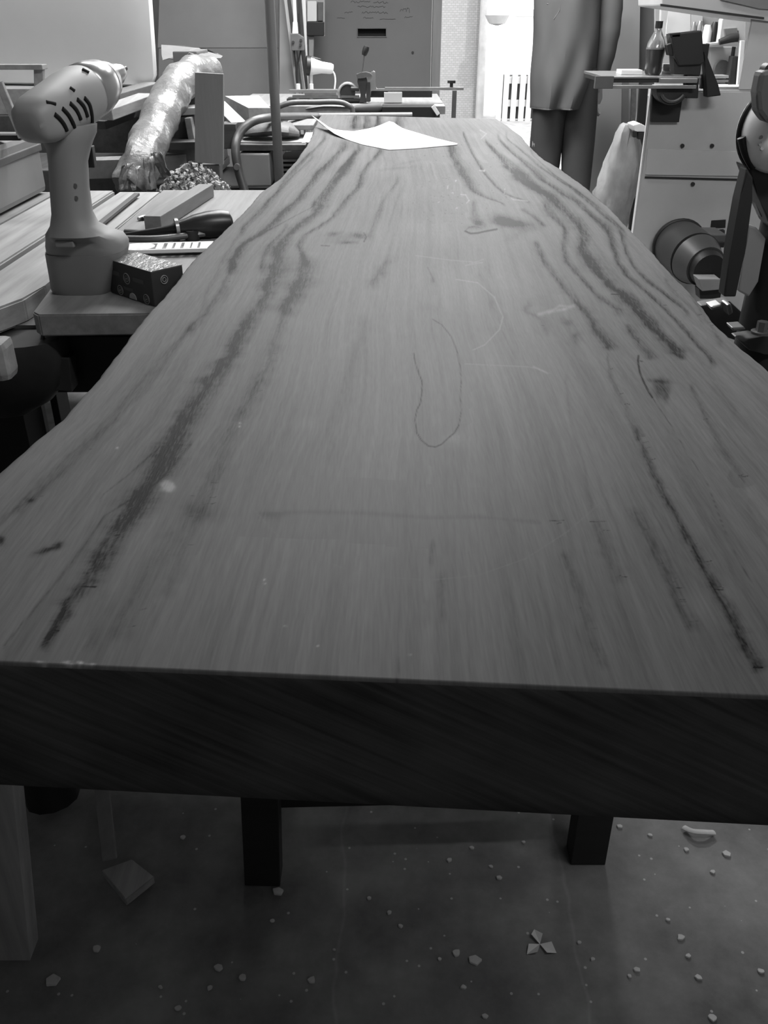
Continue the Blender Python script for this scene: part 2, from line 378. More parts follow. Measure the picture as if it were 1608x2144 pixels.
def build_slab():
    t = np.linspace(0, 1, NR)
    yfl, yfr = .376, .330; ybl, ybr = 3.30, 3.16
    YLr = yfl*(ybl/yfl)**t; YRr = yfr*(ybr/yfr)**t
    XLr = np.interp(YLr, leY, leX); XRr = np.interp(YRr, reY, reX)
    # small wobble of the waney edges
    wob = lambda Y, ph: .0008*np.sin(23*Y+ph)+.0004*np.sin(71*Y+2*ph)+.0003*np.sin(190*Y+ph)
    XLr = XLr+wob(YLr, 1.0); XRr = XRr+wob(YRr, 2.3)
    s = np.linspace(0, 1, NC)
    X = XLr[:, None]*(1-s)+XRr[:, None]*s; Y = YLr[:, None]*(1-s)+YRr[:, None]*s
    Zt = np.full_like(X, ZT)
    # eased arris on all four edges
    inw = 3
    for k, dz in enumerate((.0016, .0005)):
        Zt[k, :] -= dz; Zt[:, k] -= dz*.9; Zt[:, -1-k] -= dz*.9
    # where each point of the wood lies (used only to author the figure of the grain)
    dx = X; dy = Y; dz = ZT-EYE
    depth = dy*CT-dz*ST; up = dy*ST+dz*CT
    PX = 804+F*dx/depth; PY = 1072-F*up/depth
    tone = np.zeros_like(X)
    rg = np.random.RandomState(5)
    def vnoise(v, sc, seed):
        r = np.random.RandomState(seed).rand(4096)*2-1
        u = v/sc; i = np.floor(u).astype(int); f = u-i; f = f*f*(3-2*f)
        return r[i % 4096]*(1-f)+r[(i+1) % 4096]*f
    def n2(x, y, sx, sy, seed):
        r = np.random.RandomState(seed).rand(256, 256)*2-1
        u = x/sx; v = y/sy; i = np.floor(u).astype(int); j = np.floor(v).astype(int)
        f = u-i; g = v-j; f = f*f*(3-2*f); g = g*g*(3-2*g); i %= 256; j %= 256; i1 = (i+1) % 256; j1 = (j+1) % 256
        return (r[i, j]*(1-f)+r[i1, j]*f)*(1-g)+(r[i, j1]*(1-f)+r[i1, j1]*f)*g
    rowPY = PY[:, NC//2]
    def streak(pts, st, fade=18, ticks=0, asym=1.0):
        nonlocal tone
        pts = sorted(pts, key=lambda p: p[1])
        ys = np.array([p[1] for p in pts], float); xs = np.array([p[0] for p in pts], float); ws = np.array([p[2] for p in pts], float)
        r0 = np.where((PY.min(axis=1) < ys[-1]+fade) & (PY.max(axis=1) > ys[0]-fade))[0]
        if len(r0) == 0: return
        a, b = r0[0], r0[-1]+1
        px = PX[a:b]; py = PY[a:b]
        # smooth interpolation of the centre line
        c = (np.interp(py-6, ys, xs)+np.interp(py, ys, xs)*2+np.interp(py+6, ys, xs))/4
        w = np.interp(py, ys, ws)
        sd = int(pts[0][0]*7+pts[0][1])
        sc = np.clip((py-200)/600, .25, 1.5)
        j = vnoise(py, 14, sd)*.28*w+vnoise(py, 4.0, sd+9)*.12*w
        d = px-c-j
        w2 = w*(1+.22*vnoise(py, 17, sd+4))
        w2 = np.where(d > 0, w2*asym, w2)
        prof = np.exp(-np.power(np.abs(d)/np.maximum(w2*1.22, .5), 1.9))
        inner = np.exp(-np.power(np.abs(d+.45*w2)/np.maximum(w2*.35, .4), 2))
        fd = np.clip((py-ys[0]+fade)/fade, 0, 1)*np.clip((ys[-1]+fade-py)/fade, 0, 1)
        tx = 1+.30*n2(px, py, 2.6, 9, sd+2)+.20*vnoise(py, 26, sd+6)
        tone[a:b] -= st*(prof*.8+inner*.3)*fd*tx
        for k in range(ticks):
            yy = rg.uniform(max(ys[0], 560), ys[-1]); xx = np.interp(yy, ys, xs); ww = np.interp(yy, ys, ws)
            x0 = xx+rg.uniform(-1.2, .6)*ww; ln = rg.uniform(5, 15)*np.clip(yy/900, .5, 1.3)
            line([(x0, yy), (x0+ln*.5, yy+rg.uniform(-1.5, 1.5)), (x0+ln, yy+rg.uniform(-2.0, 1.0))], .8, rg.uniform(.15, .45))
    def line(pts, w, st):
        nonlocal tone
        for (x0, y0), (x1, y1) in zip(pts[:-1], pts[1:]):
            ylo, yhi = min(y0, y1)-4*w, max(y0, y1)+4*w
            r0 = np.where((PY.min(axis=1) < yhi) & (PY.max(axis=1) > ylo))[0]
            if len(r0) == 0: continue
            a, b = r0[0], r0[-1]+1
            rowx = PX[a:b]
            cm = np.where((rowx.max(axis=0) > min(x0, x1)-4*w) & (rowx.min(axis=0) < max(x0, x1)+4*w))[0]
            if len(cm) == 0: continue
            c, d = cm[0], cm[-1]+1
            px = PX[a:b, c:d]; py = PY[a:b, c:d]
            vx, vy = x1-x0, y1-y0; L2 = vx*vx+vy*vy+1e-6
            u = np.clip(((px-x0)*vx+(py-y0)*vy)/L2, 0, 1)
            dd = np.hypot(px-x0-u*vx, py-y0-u*vy)
            k = st*np.exp(-(dd/w)**2)
            tone[a:b, c:d] = np.where(k > 0, np.minimum(tone[a:b, c:d], -k), tone[a:b, c:d]) if st > 0 else np.maximum(tone[a:b, c:d], np.where(-k > .02, tone[a:b, c:d]*.5-k, tone[a:b, c:d]))
    def blob(x, y, rx, ry, st, ang=0, p=2.0):
        nonlocal tone
        a = math.radians(ang); ux, uy = math.cos(a), math.sin(a)
        dx_, dy_ = PX-x, PY-y
        u = (dx_*ux+dy_*uy)/rx; v = (-dx_*uy+dy_*ux)/ry
        rr = np.sqrt(u*u+v*v)+.18*n2(PX, PY, rx*.5, ry*.5, int(x))
        tone -= st*np.exp(-np.power(rr, p))
    W = lambda pts, w0, w1=None: [(x, y, w0+((w1 if w1 else w0)-w0)*i/(len(pts)-1)) for i, (x, y) in enumerate(pts)]
    # broad cloudy variation and fine flow-following fibre figure
    sn = (PX-0)/1608
    u = np.broadcast_to(s[None, :], X.shape)
    tone += .045*n2(u*60, Y*12, 1.0, 9.0, 11)+.035*n2(u*150, Y*12, 1.0, 5.0, 12)+.05*n2(X, Y, .09, .16, 13)
    tone += .05*n2(u*420, Y*30, 1.0, 4.0, 14)
    # ---- left-hand streaks
    streak(W([(681, 291), (639, 333), (606, 366), (574, 411), (509, 479)], 4, 7), .32)
    streak(W([(655, 330), (622, 362), (585, 400), (556, 424)], 3, 4), .2)
    streak(W([(509, 479), (470, 540), (440, 600), (418, 664), (349, 739), (294, 804), (249, 853), (190, 918), (100, 998), (40, 1060)], 4, 10), .16)
    streak(W([(723, 308), (671, 359), (632, 411), (587, 453), (548, 489), (512, 508), (495, 530), (487, 560)], 8, 9), .5)
    streak(W([(487, 560), (477, 583), (461, 618), (425, 665), (400, 690)], 7, 10), .26, ticks=3)
    streak(W([(400, 690), (340, 770), (262, 860), (190, 935), (90, 1030), (0, 1090)], 7, 10), .16, ticks=5)
    streak(W([(660, 430), (585, 470), (530, 500), (495, 520)], 2, 3), .25)
    streak([(752, 314, 8), (720, 359, 10), (691, 398, 11), (668, 437, 14), (639, 469, 13), (606, 490, 10), (588, 515, 15), (583, 550, 20), (575, 578, 19), (560, 618, 15), (548, 640, 16), (518, 679, 20), (488, 739, 20), (448, 789, 24), (423, 839, 24), (393, 878, 26), (359, 938, 27), (334, 978, 27), (295, 1045, 32), (250, 1115, 24), (205, 1180, 24), (180, 1225, 18), (145, 1265, 16), (115, 1315, 11), (95, 1350, 9)], .5, ticks=60, asym=.85)
    streak(W([(742, 322), (715, 350), (684, 392), (655, 430)], 2.5, 4), .25)
    streak(W([(600, 478), (565, 512), (551, 535), (548, 560)], 3, 5), .26)
    streak(W([(797, 317), (765, 353), (749, 392), (723, 421), (697, 456), (665, 476), (640, 492), (627, 512), (634, 537), (641, 548)], 6, 7), .42)
    streak(W([(641, 548), (634, 573), (619, 612), (600, 650)], 18, 18), .48, ticks=10)
    streak(W([(600, 650), (583, 694), (563, 769), (523, 839), (507, 870)], 10, 17), .26, ticks=14)
    streak(W([(507, 870), (478, 928), (448, 988), (379, 1100), (330, 1180), (250, 1330)], 14, 22), .12, ticks=8)
    streak(W([(833, 379), (801, 424), (788, 456), (777, 489)], 4, 8), .2)
    streak(W([(812, 548), (798, 570), (781, 592)], 11, 9), .26)
    streak(W([(767, 674), (742, 759), (697, 878), (690, 960)], 16, 14), .11)
    streak(W([(840, 400), (828, 430), (815, 470)], 3), .12)
    streak(W([(560, 618), (530, 700), (500, 740), (440, 760)], 4), .10)
    streak(W([(400, 930), (330, 1010), (220, 1080), (150, 1180), (60, 1290), (10, 1350)], 3, 3), .2)
    streak(W([(335, 935), (262, 1000), (210, 1040)], 2, 2), .2)
    streak(W([(290, 1060), (230, 1180), (190, 1350)], 14), .08)
    streak(W([(470, 980), (430, 1060), (380, 1160), (350, 1240)], 16), .12, ticks=8)
    streak(W([(60, 935), (30, 965), (5, 990)], 6), .12)
    # knots on the left
    blob(698, 490, 14, 5, .35, -8); blob(752, 494, 17, 6, .42, 5); blob(728, 508, 18, 3, .35); blob(716, 502, 34, 11, .12)
    line([(672, 514), (690, 515)], 1.2, .4); line([(762, 488), (767, 496), (762, 506)], 1.6, .5)
    blob(98, 1152, 26, 6, .55, -18); blob(122, 1142, 10, 7, .45, -30); blob(2, 1132, 7, 9, .6); blob(64, 1048, 9, 5, .3)
    # ---- right-hand streaks
    streak([(940, 300, 7), (946, 315, 11), (960, 347, 12), (979, 379, 9), (995, 402, 7), (1028, 418, 6), (1057, 425, 3)], .45, fade=8)
    streak(W([(992, 425), (995, 450), (1004, 466)], 5, 9), .3, fade=8)
    streak(W([(970, 279), (989, 321), (1015, 363), (1044, 395), (1070, 412), (1109, 421)], 2.5, 5), .38, fade=6)
    streak([(1018, 298, 3), (1050, 331, 9), (1083, 363, 14), (1115, 395, 15), (1150, 408, 12), (1173, 431, 13), (1206, 460, 12), (1222, 489, 11), (1224, 525, 13), (1240, 557, 13), (1270, 590, 12), (1303, 615, 12), (1325, 632, 16), (1363, 677, 14), (1397, 711, 12), (1420, 738, 14), (1428, 748, 9)], .52, fade=8, ticks=16)
    streak(W([(1085, 350), (1112, 385), (1136, 405)], 8, 14), .22, fade=10)
    streak([(1141, 431, 7), (1160, 457, 9), (1186, 480, 6), (1180, 515, 6), (1186, 548, 7), (1209, 573, 8), (1238, 606, 6), (1267, 632, 8), (1295, 647, 8)], .36, ticks=5)
    streak([(1044, 292, 2.5), (1076, 321, 6), (1109, 350, 7), (1141, 379, 7), (1173, 402, 8), (1215, 425, 8), (1232, 444, 9), (1270, 476, 8), (1283, 509, 6), (1293, 548, 6), (1319, 583, 6), (1367, 622, 6), (1416, 670, 6), (1446, 704, 6), (1492, 757, 6)], .42, ticks=10)
    streak([(1060, 289, 2), (1102, 324, 4), (1141, 357, 4), (1190, 389, 5), (1222, 412, 5), (1251, 438, 6), (1300, 480, 5), (1309, 518, 4), (1325, 557, 5), (1363, 594, 6), (1397, 620, 6), (1439, 651, 5)], .36, ticks=4)
    streak(W([(1112, 322), (1160, 365), (1210, 400), (1262, 440), (1310, 485)], 2, 3), .22)
    streak(W([(1122, 509), (1135, 541), (1167, 583), (1206, 632), (1227, 651), (1250, 689), (1270, 715), (1276, 728)], 5, 12), .4, fade=8, ticks=3)
    streak(W([(1272, 749), (1280, 787), (1291, 821), (1314, 862), (1333, 908)], 3, 8), .2, ticks=4)
    streak(W([(1333, 905), (1352, 942), (1378, 1010), (1414, 1075), (1459, 1155), (1494, 1220), (1519, 1265), (1554, 1330), (1589, 1395)], 7, 14), .36, ticks=34)
    streak(W([(1314, 685), (1340, 719), (1367, 748)], 6, 11), .36, fade=8, ticks=5)
    streak(W([(1365, 640), (1420, 700), (1470, 760), (1540, 860)], 6), .08)
    streak(W([(1450, 815), (1465, 840), (1480, 878), (1503, 919), (1560, 1010)], 5, 7), .18, ticks=4)
    streak(W([(1450, 620), (1480, 670), (1510, 715)], 5), .16, ticks=3)
    streak(W([(1395, 590), (1420, 620), (1470, 668)], 4), .14, ticks=3)
    streak(W([(1329, 1075), (1359, 1125), (1389, 1180), (1424, 1265), (1450, 1310)], 14, 12), .18, ticks=12)
    streak(W([(1184, 1165), (1224, 1270), (1244, 1350), (1264, 1390)], 9, 9), .16, ticks=4)
    streak(W([(1254, 1100), (1279, 1165), (1300, 1210)], 16), .14, ticks=4)
    streak(W([(1500, 940), (1540, 1010), (1600, 1110)], 14), .09)
    streak(W([(1400, 900), (1440, 1000), (1480, 1100), (1520, 1200)], 20), .05)
    streak(W([(905, 1140), (902, 1180)], 4), .22); streak(W([(925, 1210), (928, 1290)], 8), .14); streak(W([(895, 1260), (897, 1300)], 6), .12)
    streak(W([(835, 1390), (832, 1440)], 2), .25); streak(W([(1020, 560), (1035, 640), (1080, 740)], 9), .06)
    streak(W([(1005, 575), (1030, 640)], 5), .1); streak(W([(1185, 800), (1195, 880), (1225, 980), (1240, 1060)], 3), .13)
    streak(W([(1090, 650), (1110, 640), (1135, 665), (1145, 690)], 8), .2, ticks=3)
    blob(1189, 675, 14, 8, .3, 30); blob(1207, 706, 12, 16, .2, 10); blob(1205, 702, 5, 5, .2)
    # knots right
    blob(1044, 457, 24, 11, .3, 12); blob(1078, 468, 38, 10, .6, 8); blob(1048, 463, 16, 8, .3, 0); blob(1000, 466, 18, 6, .35, 25)
    streak(W([(1095, 440), (1115, 450), (1141, 472)], 6, 5), .36, fade=6)
    line([(975, 482), (982, 476), (995, 474), (1008, 478)], 1.3, .2); blob(992, 476, 16, 5, .25); line([(974, 484), (985, 489), (1000, 488), (1018, 484), (1040, 480)], 1.8, .7)
    blob(1085, 490, 34, 9, .10, -25)
    line([(1168, 590), (1150, 563)], 1.0, .15)
    # eye-shaped knot with its crack
    line([(1337, 745), (1336, 757), (1340, 780), (1347, 797), (1358, 820), (1366, 832)], 1.9, .62)
    line([(1366, 832), (1383, 858), (1408, 895), (1440, 950), (1480, 1010), (1519, 1115), (1550, 1180), (1584, 1240)], 1.0, .22)
    line([(1337, 755), (1345, 757)], 1.2, .45)
    blob(1385, 812, 17, 22, .34, 20, 3.5); blob(1378, 798, 26, 4, .25, 5); blob(1396, 830, 6, 14, .25, 15); line([(1375, 810), (1384, 806), (1392, 812)], 1.2, .4)
    # long oval crack in the middle
    line([(866, 740), (870, 760), (876, 780), (884, 800), (883, 825), (880, 845), (873, 858), (869, 880), (872, 905), (882, 922), (897, 934), (912, 936), (925, 930), (940, 916), (952, 906), (961, 890)], 1.5, .5)
    line([(961, 890), (966, 860), (964, 830), (966, 795), (963, 765), (957, 735), (945, 705), (925, 680), (905, 668)], 1.2, .38)
    line([(895, 560), (905, 580), (908, 590)], 1.5, .2); blob(905, 585, 6, 10, .12)
    blob(900, 645, 22, 9, .08)
    # damp edge line across the grain
    line([(545, 1076), (640, 1072), (760, 1074), (840, 1080), (900, 1084), (1000, 1082), (1090, 1090), (1130, 1094)], 5, .10)
    blob(575, 1080, 28, 10, .14); blob(420, 1068, 48, 18, .16); blob(430, 1085, 26, 14, .1)
    line([(1150, 1091), (1180, 1090)], 1, .45); line([(1168, 1096), (1176, 1094)], 1, .5); line([(1235, 1092), (1268, 1092)], 1, .4)
    line([(240, 1121), (250, 1121)], 1.6, .8); line([(172, 1228), (200, 1229)], 1.8, .8); line([(108, 1321), (122, 1321)], 1.5, .7); line([(1578, 1397), (1596, 1398)], 2, .9)
    line([(1492, 1234), (1515, 1235)], 1.3, .5); blob(900, 430, 60, 26, .06)
    line([(1280, 616), (1304, 617)], 1.4, .55); line([(984, 382), (1012, 380)], 1.3, 0.0001)
    blob(835, 352, 36, 3, .13, -6); blob(855, 340, 30, 3, .1, -12)
    # far end patches
    for x in (745, 768, 792, 836): streak([(x, 244, 7), (x, 268, 9)], .38, fade=4)
    # chalk and dust (lighter)
    line([(955, 585), (1000, 592), (1035, 622), (1053, 664), (1046, 690), (1015, 722), (990, 733)], 1.3, -.24)
    line([(975, 762), (1040, 765), (1105, 768), (1125, 772), (1147, 780)], 1.2, -.16); line([(1118, 768), (1148, 782)], 2, -.25)
    line([(1128, 658), (1150, 652), (1180, 648), (1200, 641)], 3.5, -.24); line([(1150, 655), (1172, 640), (1195, 642)], 3, -.2)
    line([(530, 1065), (560, 1100), (600, 1140), (660, 1168), (760, 1205), (900, 1215), (1000, 1205), (1100, 1170), (1190, 1112), (1260, 1050), (1300, 985)], 2, -.035)
    line([(855, 530), (855, 600)], .9, -.08); line([(870, 535), (945, 545), (1010, 550), (975, 556), (1012, 543)], 1.2, -.13)
    line([(940, 380), (955, 378), (950, 384), (938, 388), (936, 400), (942, 406), (950, 403)], 1.2, -.35); line([(940, 405), (975, 408), (982, 420), (970, 432), (955, 436)], 1.2, -.35)
    line([(1008, 342), (1018, 350), (1014, 358), (1004, 357)], 1.2, -.3); line([(915, 425), (930, 418), (945, 424)], 1.2, -.3); line([(1005, 272), (1018, 280), (1008, 290)], 1.3, -.2)
    line([(1057, 395), (1056, 408), (1075, 418), (1105, 421)], 1.1, -.3)
    blob(350, 1018, 15, 13, -.75, 0, 4); blob(950, 922, 26, 16, -.14); blob(648, 890, 34, 14, -.07); blob(960, 915, 12, 9, -.1); blob(1465, 1275, 44, 36, -.1)
    for (x, y) in ((553, 1214), (554, 1222), (502, 886), (501, 893), (665, 1353), (858, 1371), (245, 938), (597, 1311)): blob(x, y, 2.2, 2.2, -.8)
    for k in range(60):
        x, y = rg.uniform(850, 1060), rg.uniform(300, 470); line([(x, y), (x+1.5, y+.3)], .8, .25)
    for k in range(16):
        x, y = rg.uniform(60, 200), rg.uniform(1386, 1394); blob(x, y, 5, 2.5, -.5)
    # ------------------------------------------------ mesh
    nt_ = NR*NC
    verts = [np.stack([X.ravel(), Y.ravel(), Zt.ravel()], axis=1)]
    # perimeter loop of top, then rows going down the sides
    idx = np.arange(nt_).reshape(NR, NC)
    per = np.concatenate([idx[0, :], idx[1:, -1], idx[-1, -2::-1], idx[-2:0:-1, 0]])
    kind = np.concatenate([np.zeros(NC), np.ones(NR-1), np.full(NC-1, 2), np.full(NR-2, 3)])
    P0 = verts[0][per]
    levels = [(.06, .0025), (.3, .006), (.6, .004), (.85, -.004), (1.0, -.012)]
    side = []
    nper = len(per); lp = np.arange(nper)
    for f, out in levels:
        q = P0.copy(); q[:, 2] = ZT-.0016-(ZT-.0016-ZB)*f
        rough = .0015*np.sin(q[:, 1]*47+f*9)+.001*np.sin(q[:, 1]*133+f*4)
        q[:, 0] += np.where(kind == 1, out+rough, 0)-np.where(kind == 3, out+rough, 0)
        side.append(q)
    # keep the corners together
    verts += side
    faces = []
    a = idx[:-1, :-1].ravel(); b = idx[:-1, 1:].ravel(); c = idx[1:, 1:].ravel(); d = idx[1:, :-1].ravel()
    quads = [np.stack([a, b, c, d], axis=1)]
    mats = [np.zeros(len(a), int)]
    prev = per
    for k in range(len(levels)):
        cur = nt_+k*nper+lp
        quads.append(np.stack([prev, cur, np.roll(cur, -1), np.roll(prev, -1)], axis=1))
        mats.append(np.where((kind == 0) | (kind == 2), 1, 2).astype(int))
        prev = cur
    V = np.concatenate(verts); Q = np.concatenate(quads); MI = np.concatenate(mats)
    me = bpy.data.meshes.new('wood_slab')
    me.vertices.add(len(V)); me.vertices.foreach_set('co', V.astype('f').ravel())
    nq = len(Q); nloop = nq*4+nper
    me.loops.add(nloop); me.polygons.add(nq+1)
    li = np.concatenate([Q.ravel(), prev[::-1]])
    me.loops.foreach_set('vertex_index', li.astype('i'))
    ls = np.concatenate([np.arange(nq)*4, [nq*4]]); me.polygons.foreach_set('loop_start', ls.astype('i'))
    me.polygons.foreach_set('material_index', np.concatenate([MI, [2]]).astype('i'))
    me.update(calc_edges=True); me.validate()
    at = me.attributes.new('figure', 'FLOAT', 'POINT')
    tv = np.zeros(len(V)); tv[:nt_] = np.clip(tone, -.95, 1.0).ravel()
    at.data.foreach_set('value', tv.astype('f'))
    return me
def slab_mats():
    out = []
    N_ = None
    # planed face
    m = bpy.data.materials.new('planed_face'); m.use_nodes = True; nt = m.node_tree; b = nt.nodes['Principled BSDF']; N = nt.nodes.new; Lk = nt.links.new
    b.inputs['Roughness'].default_value = .5; b.inputs['Specular IOR Level'].default_value = .06
    at = N('ShaderNodeAttribute'); at.attribute_name = 'figure'
    tc = N('ShaderNodeTexCoord')
    def noise(sc, det, lo, hi):
        mp = N('ShaderNodeMapping'); mp.inputs['Scale'].default_value = sc; n = N('ShaderNodeTexNoise'); n.inputs['Scale'].default_value = 1; n.inputs['Detail'].default_value = det
        Lk(tc.outputs['Object'], mp.inputs[0]); Lk(mp.outputs[0], n.inputs[0])
        r = N('ShaderNodeMapRange'); r.inputs['From Min'].default_value = .3; r.inputs['From Max'].default_value = .7; r.inputs['To Min'].default_value = lo; r.inputs['To Max'].default_value = hi
        Lk(n.outputs['Fac'], r.inputs[0]); return r, n
    f1, nn1 = noise((620, 40, 1), 3, -.045, .045)
    f2, _ = noise((120, 9, 1), 4, -.035, .035)
    # figure darkness, broken up by fibre
    bk, _ = noise((700, 60, 1), 2, .72, 1.28)
    mm = N('ShaderNodeMath'); mm.operation = 'MULTIPLY'; Lk(at.outputs['Fac'], mm.inputs[0]); Lk(bk.outputs[0], mm.inputs[1])
    s1 = N('ShaderNodeMath'); s1.operation = 'ADD'; Lk(mm.outputs[0], s1.inputs[0]); Lk(f1.outputs[0], s1.inputs[1])
    s2 = N('ShaderNodeMath'); s2.operation = 'ADD'; Lk(s1.outputs[0], s2.inputs[0]); Lk(f2.outputs[0], s2.inputs[1])
    ma = N('ShaderNodeMath'); ma.operation = 'MULTIPLY_ADD'; ma.inputs[1].default_value = .25; ma.inputs[2].default_value = .135; Lk(s2.outputs[0], ma.inputs[0])
    cl = N('ShaderNodeClamp'); cl.inputs['Min'].default_value = .01; cl.inputs['Max'].default_value = .85; Lk(ma.outputs[0], cl.inputs[0])
    cc = N('ShaderNodeCombineColor')
    for i in range(3): Lk(cl.outputs[0], cc.inputs[i])
    Lk(cc.outputs[0], b.inputs['Base Color'])
    bp = N('ShaderNodeBump'); bp.inputs['Strength'].default_value = .25; bp.inputs['Distance'].default_value = .0006; Lk(s2.outputs[0], bp.inputs['Height']); Lk(bp.outputs[0], b.inputs['Normal'])
    out.append(m)
    # sawn end grain: dark, with slanting saw marks
    m = bpy.data.materials.new('sawn_end_grain'); m.use_nodes = True; nt = m.node_tree; b = nt.nodes['Principled BSDF']; N = nt.nodes.new; Lk = nt.links.new
    b.inputs['Roughness'].default_value = .8; b.inputs['Specular IOR Level'].default_value = .2
    tc = N('ShaderNodeTexCoord'); mp0 = N('ShaderNodeMapping'); mp0.inputs['Rotation'].default_value = (0, math.radians(-27), 0); Lk(tc.outputs['Object'], mp0.inputs[0])
    mp = N('ShaderNodeMapping'); mp.inputs['Scale'].default_value = (10, 10, 260)
    n = N('ShaderNodeTexNoise'); n.inputs['Scale'].default_value = 1; n.inputs['Detail'].default_value = 5; Lk(mp0.outputs[0], mp.inputs[0]); Lk(mp.outputs[0], n.inputs[0])
    n2_ = N('ShaderNodeTexNoise'); n2_.inputs['Scale'].default_value = 14; n2_.inputs['Detail'].default_value = 5; Lk(tc.outputs['Object'], n2_.inputs[0])
    ad = N('ShaderNodeMath'); ad.operation = 'ADD'; Lk(n.outputs['Fac'], ad.inputs[0]); Lk(n2_.outputs['Fac'], ad.inputs[1])
    r = N('ShaderNodeMapRange'); r.inputs['From Min'].default_value = .7; r.inputs['From Max'].default_value = 1.3; r.inputs['To Min'].default_value = .04; r.inputs['To Max'].default_value = .10; Lk(ad.outputs[0], r.inputs[0])
    cc = N('ShaderNodeCombineColor')
    for i in range(3): Lk(r.outputs[0], cc.inputs[i])
    Lk(cc.outputs[0], b.inputs['Base Color'])
    bp = N('ShaderNodeBump'); bp.inputs['Strength'].default_value = .4; bp.inputs['Distance'].default_value = .001; Lk(n.outputs['Fac'], bp.inputs['Height']); Lk(bp.outputs[0], b.inputs['Normal'])
    out.append(m)
    out.append(mat('waney_edge', 125, .8, .35, (20, 8, 30), bump=.6))
    return out
me = build_slab()
for m in slab_mats(): me.materials.append(m)
slab = bpy.data.objects.new('wood_slab', me); C.objects.link(slab)
tag(slab, 'long thick waney-edged timber slab with dark streaks filling the foreground', 'timber slab')

# sheet of paper lying on the far end
def paper():
    bm = NB()
    pf = [(652, 262), (700, 285), (760, 304), (815, 315), (870, 312), (958, 304)]
    pb = [(652, 262), (680, 271), (740, 276), (815, 263), (860, 275), (958, 304)]
    g = []
    n = 26; m = 8
    def itp(P, u):
        u *= len(P)-1; i = min(int(u), len(P)-2); f = u-i; return (P[i][0]*(1-f)+P[i+1][0]*f, P[i][1]*(1-f)+P[i+1][1]*f)
    for i in range(n):
        u = i/(n-1); a = ZP(*itp(pf, u), ZT); b = ZP(*itp(pb, u), ZT); row = []
        for j in range(m):
            v = j/(m-1); p = a.lerp(b, v)
            curl = .028*max(0, 1-u*3.2)**1.6 + .010*math.sin(u*9)*math.sin(v*3.1)**2*(.4+.6*v)
            p.z = ZT+.0015+max(0, curl)+.012*math.exp(-((u-.62)/.07)**2)*v*v
            row.append(bm.verts.new(p))
        g.append(row)
    for i in range(n-1):
        for j in range(m-1):
            try: bm.faces.new((g[i][j], g[i+1][j], g[i+1][j+1], g[i][j+1]))
            except ValueError: pass
    bmesh.ops.remove_doubles(bm, verts=bm.verts[:], dist=1e-5)
    o = single('paper_sheet', bm, M_paper, 'bright white sheet of paper curling at one end on the far end of the slab', 'paper', smooth=True)
    md = o.modifiers.new('t', 'SOLIDIFY'); md.thickness = .0006; md.offset = 1
    return o
paper()

# ------------------------------------------------------------------ trestles under the slab
tr = thing('trestle', 'black wooden trestle with splayed legs under the near end of the slab', 'trestle', (.07, .95, 0))
bm = NB(); beam(bm, (-.20, 1.0, .775), (.36, 1.0, .775), .06, .066); part('top_beam', bm, mat('black_timber', 32, .7, .3, (4, 30, 30)), tr)
MB_ = MATS['black_timber']
for (bx_, by_, tx_, ty_) in ((-.192, .945, -.165, .985), (.330, .985, .335, 1.0), (-.19, 1.16, -.165, 1.02), (.33, 1.17, .325, 1.03)):
    bm = NB(); beam(bm, (bx_, by_, .0), (tx_, ty_, .745), .056, .04, up=(0, 1, 0)); part('leg', bm, MB_, tr)
bm = NB(); beam(bm, (-.18, .985, .15), (.335, 1.0, .15), .03, .05); part('low_bar', bm, MB_, tr)  # dark bar low between the near legs
tr2 = thing('trestle', 'second trestle under the far end of the slab, behind the first', 'trestle', (.07, 2.8, 0))
bm = NB(); beam(bm, (-.16, 2.8, .775), (.34, 2.8, .775), .06, .066); part('top_beam', bm, MB_, tr2)
for (bx_, by_, tx_, ty_) in ((-.2, 2.68, -.13, 2.78), (.35, 2.68, .31, 2.78), (-.2, 2.92, -.13, 2.82), (.35, 2.92, .31, 2.82)):
    bm = NB(); beam(bm, (bx_, by_, .0), (tx_, ty_, .745), .056, .04, up=(0, 1, 0)); part('leg', bm, MB_, tr2)
# pale board leg leaning in under the near left corner
bm = NB()
pts = [YP(25, 1650, .80), YP(-80, 1650, .80), YP(-110, 2110, .80), YP(75, 1990, .80)]
pts[0] = Vector((-.409, .80, .806)); pts[1] = Vector((-.50, .80, .806)); pts[3] = Vector((-.515, .80, .0)); pts[2] = Vector((-.61, .80, .0))
vf = [bm.verts.new(p) for p in pts]; vb = [bm.verts.new(p+Vector((0, .035, 0))) for p in pts]
bm.faces.new(vf); bm.faces.new(vb[::-1])
for i in range(4): bm.faces.new((vf[i], vb[i], vb[(i+1) % 4], vf[(i+1) % 4]))
single('prop_board', bm, wood('prop_timber', 160, 'z'), 'grey tapering board standing on end on the floor at the near left corner', 'board')
bm = NB(); beam(bm, ZP(230, 1800, .02), (-.52, 1.25, .33), .022, .02); single('timber_batten', bm, M_mid, 'thin square stick leaning on the floor at left under the slab', 'stick')
bm = NB(); pts = [ZP(212, 1818, .02), ZP(262, 1880, .02), ZP(322, 1832, .02), ZP(275, 1795, .02)]
zpoly(bm, [(p.x, p.y) for p in pts], .016, .015, .001); single('board_offcut', bm, M_wl, 'flat board offcut lying on the floor at left under the slab', 'offcut')
bm = NB(); tube(bm, [ZP(95, 1735, .0)+Vector((0, .05, .02)), ZP(95, 1735, 0)+Vector((-.02, .1, .34))], [.045, .035], 12); single('dark_bottle', bm, M_black, 'black upright canister behind the leaning prop board', 'canister', smooth=True)

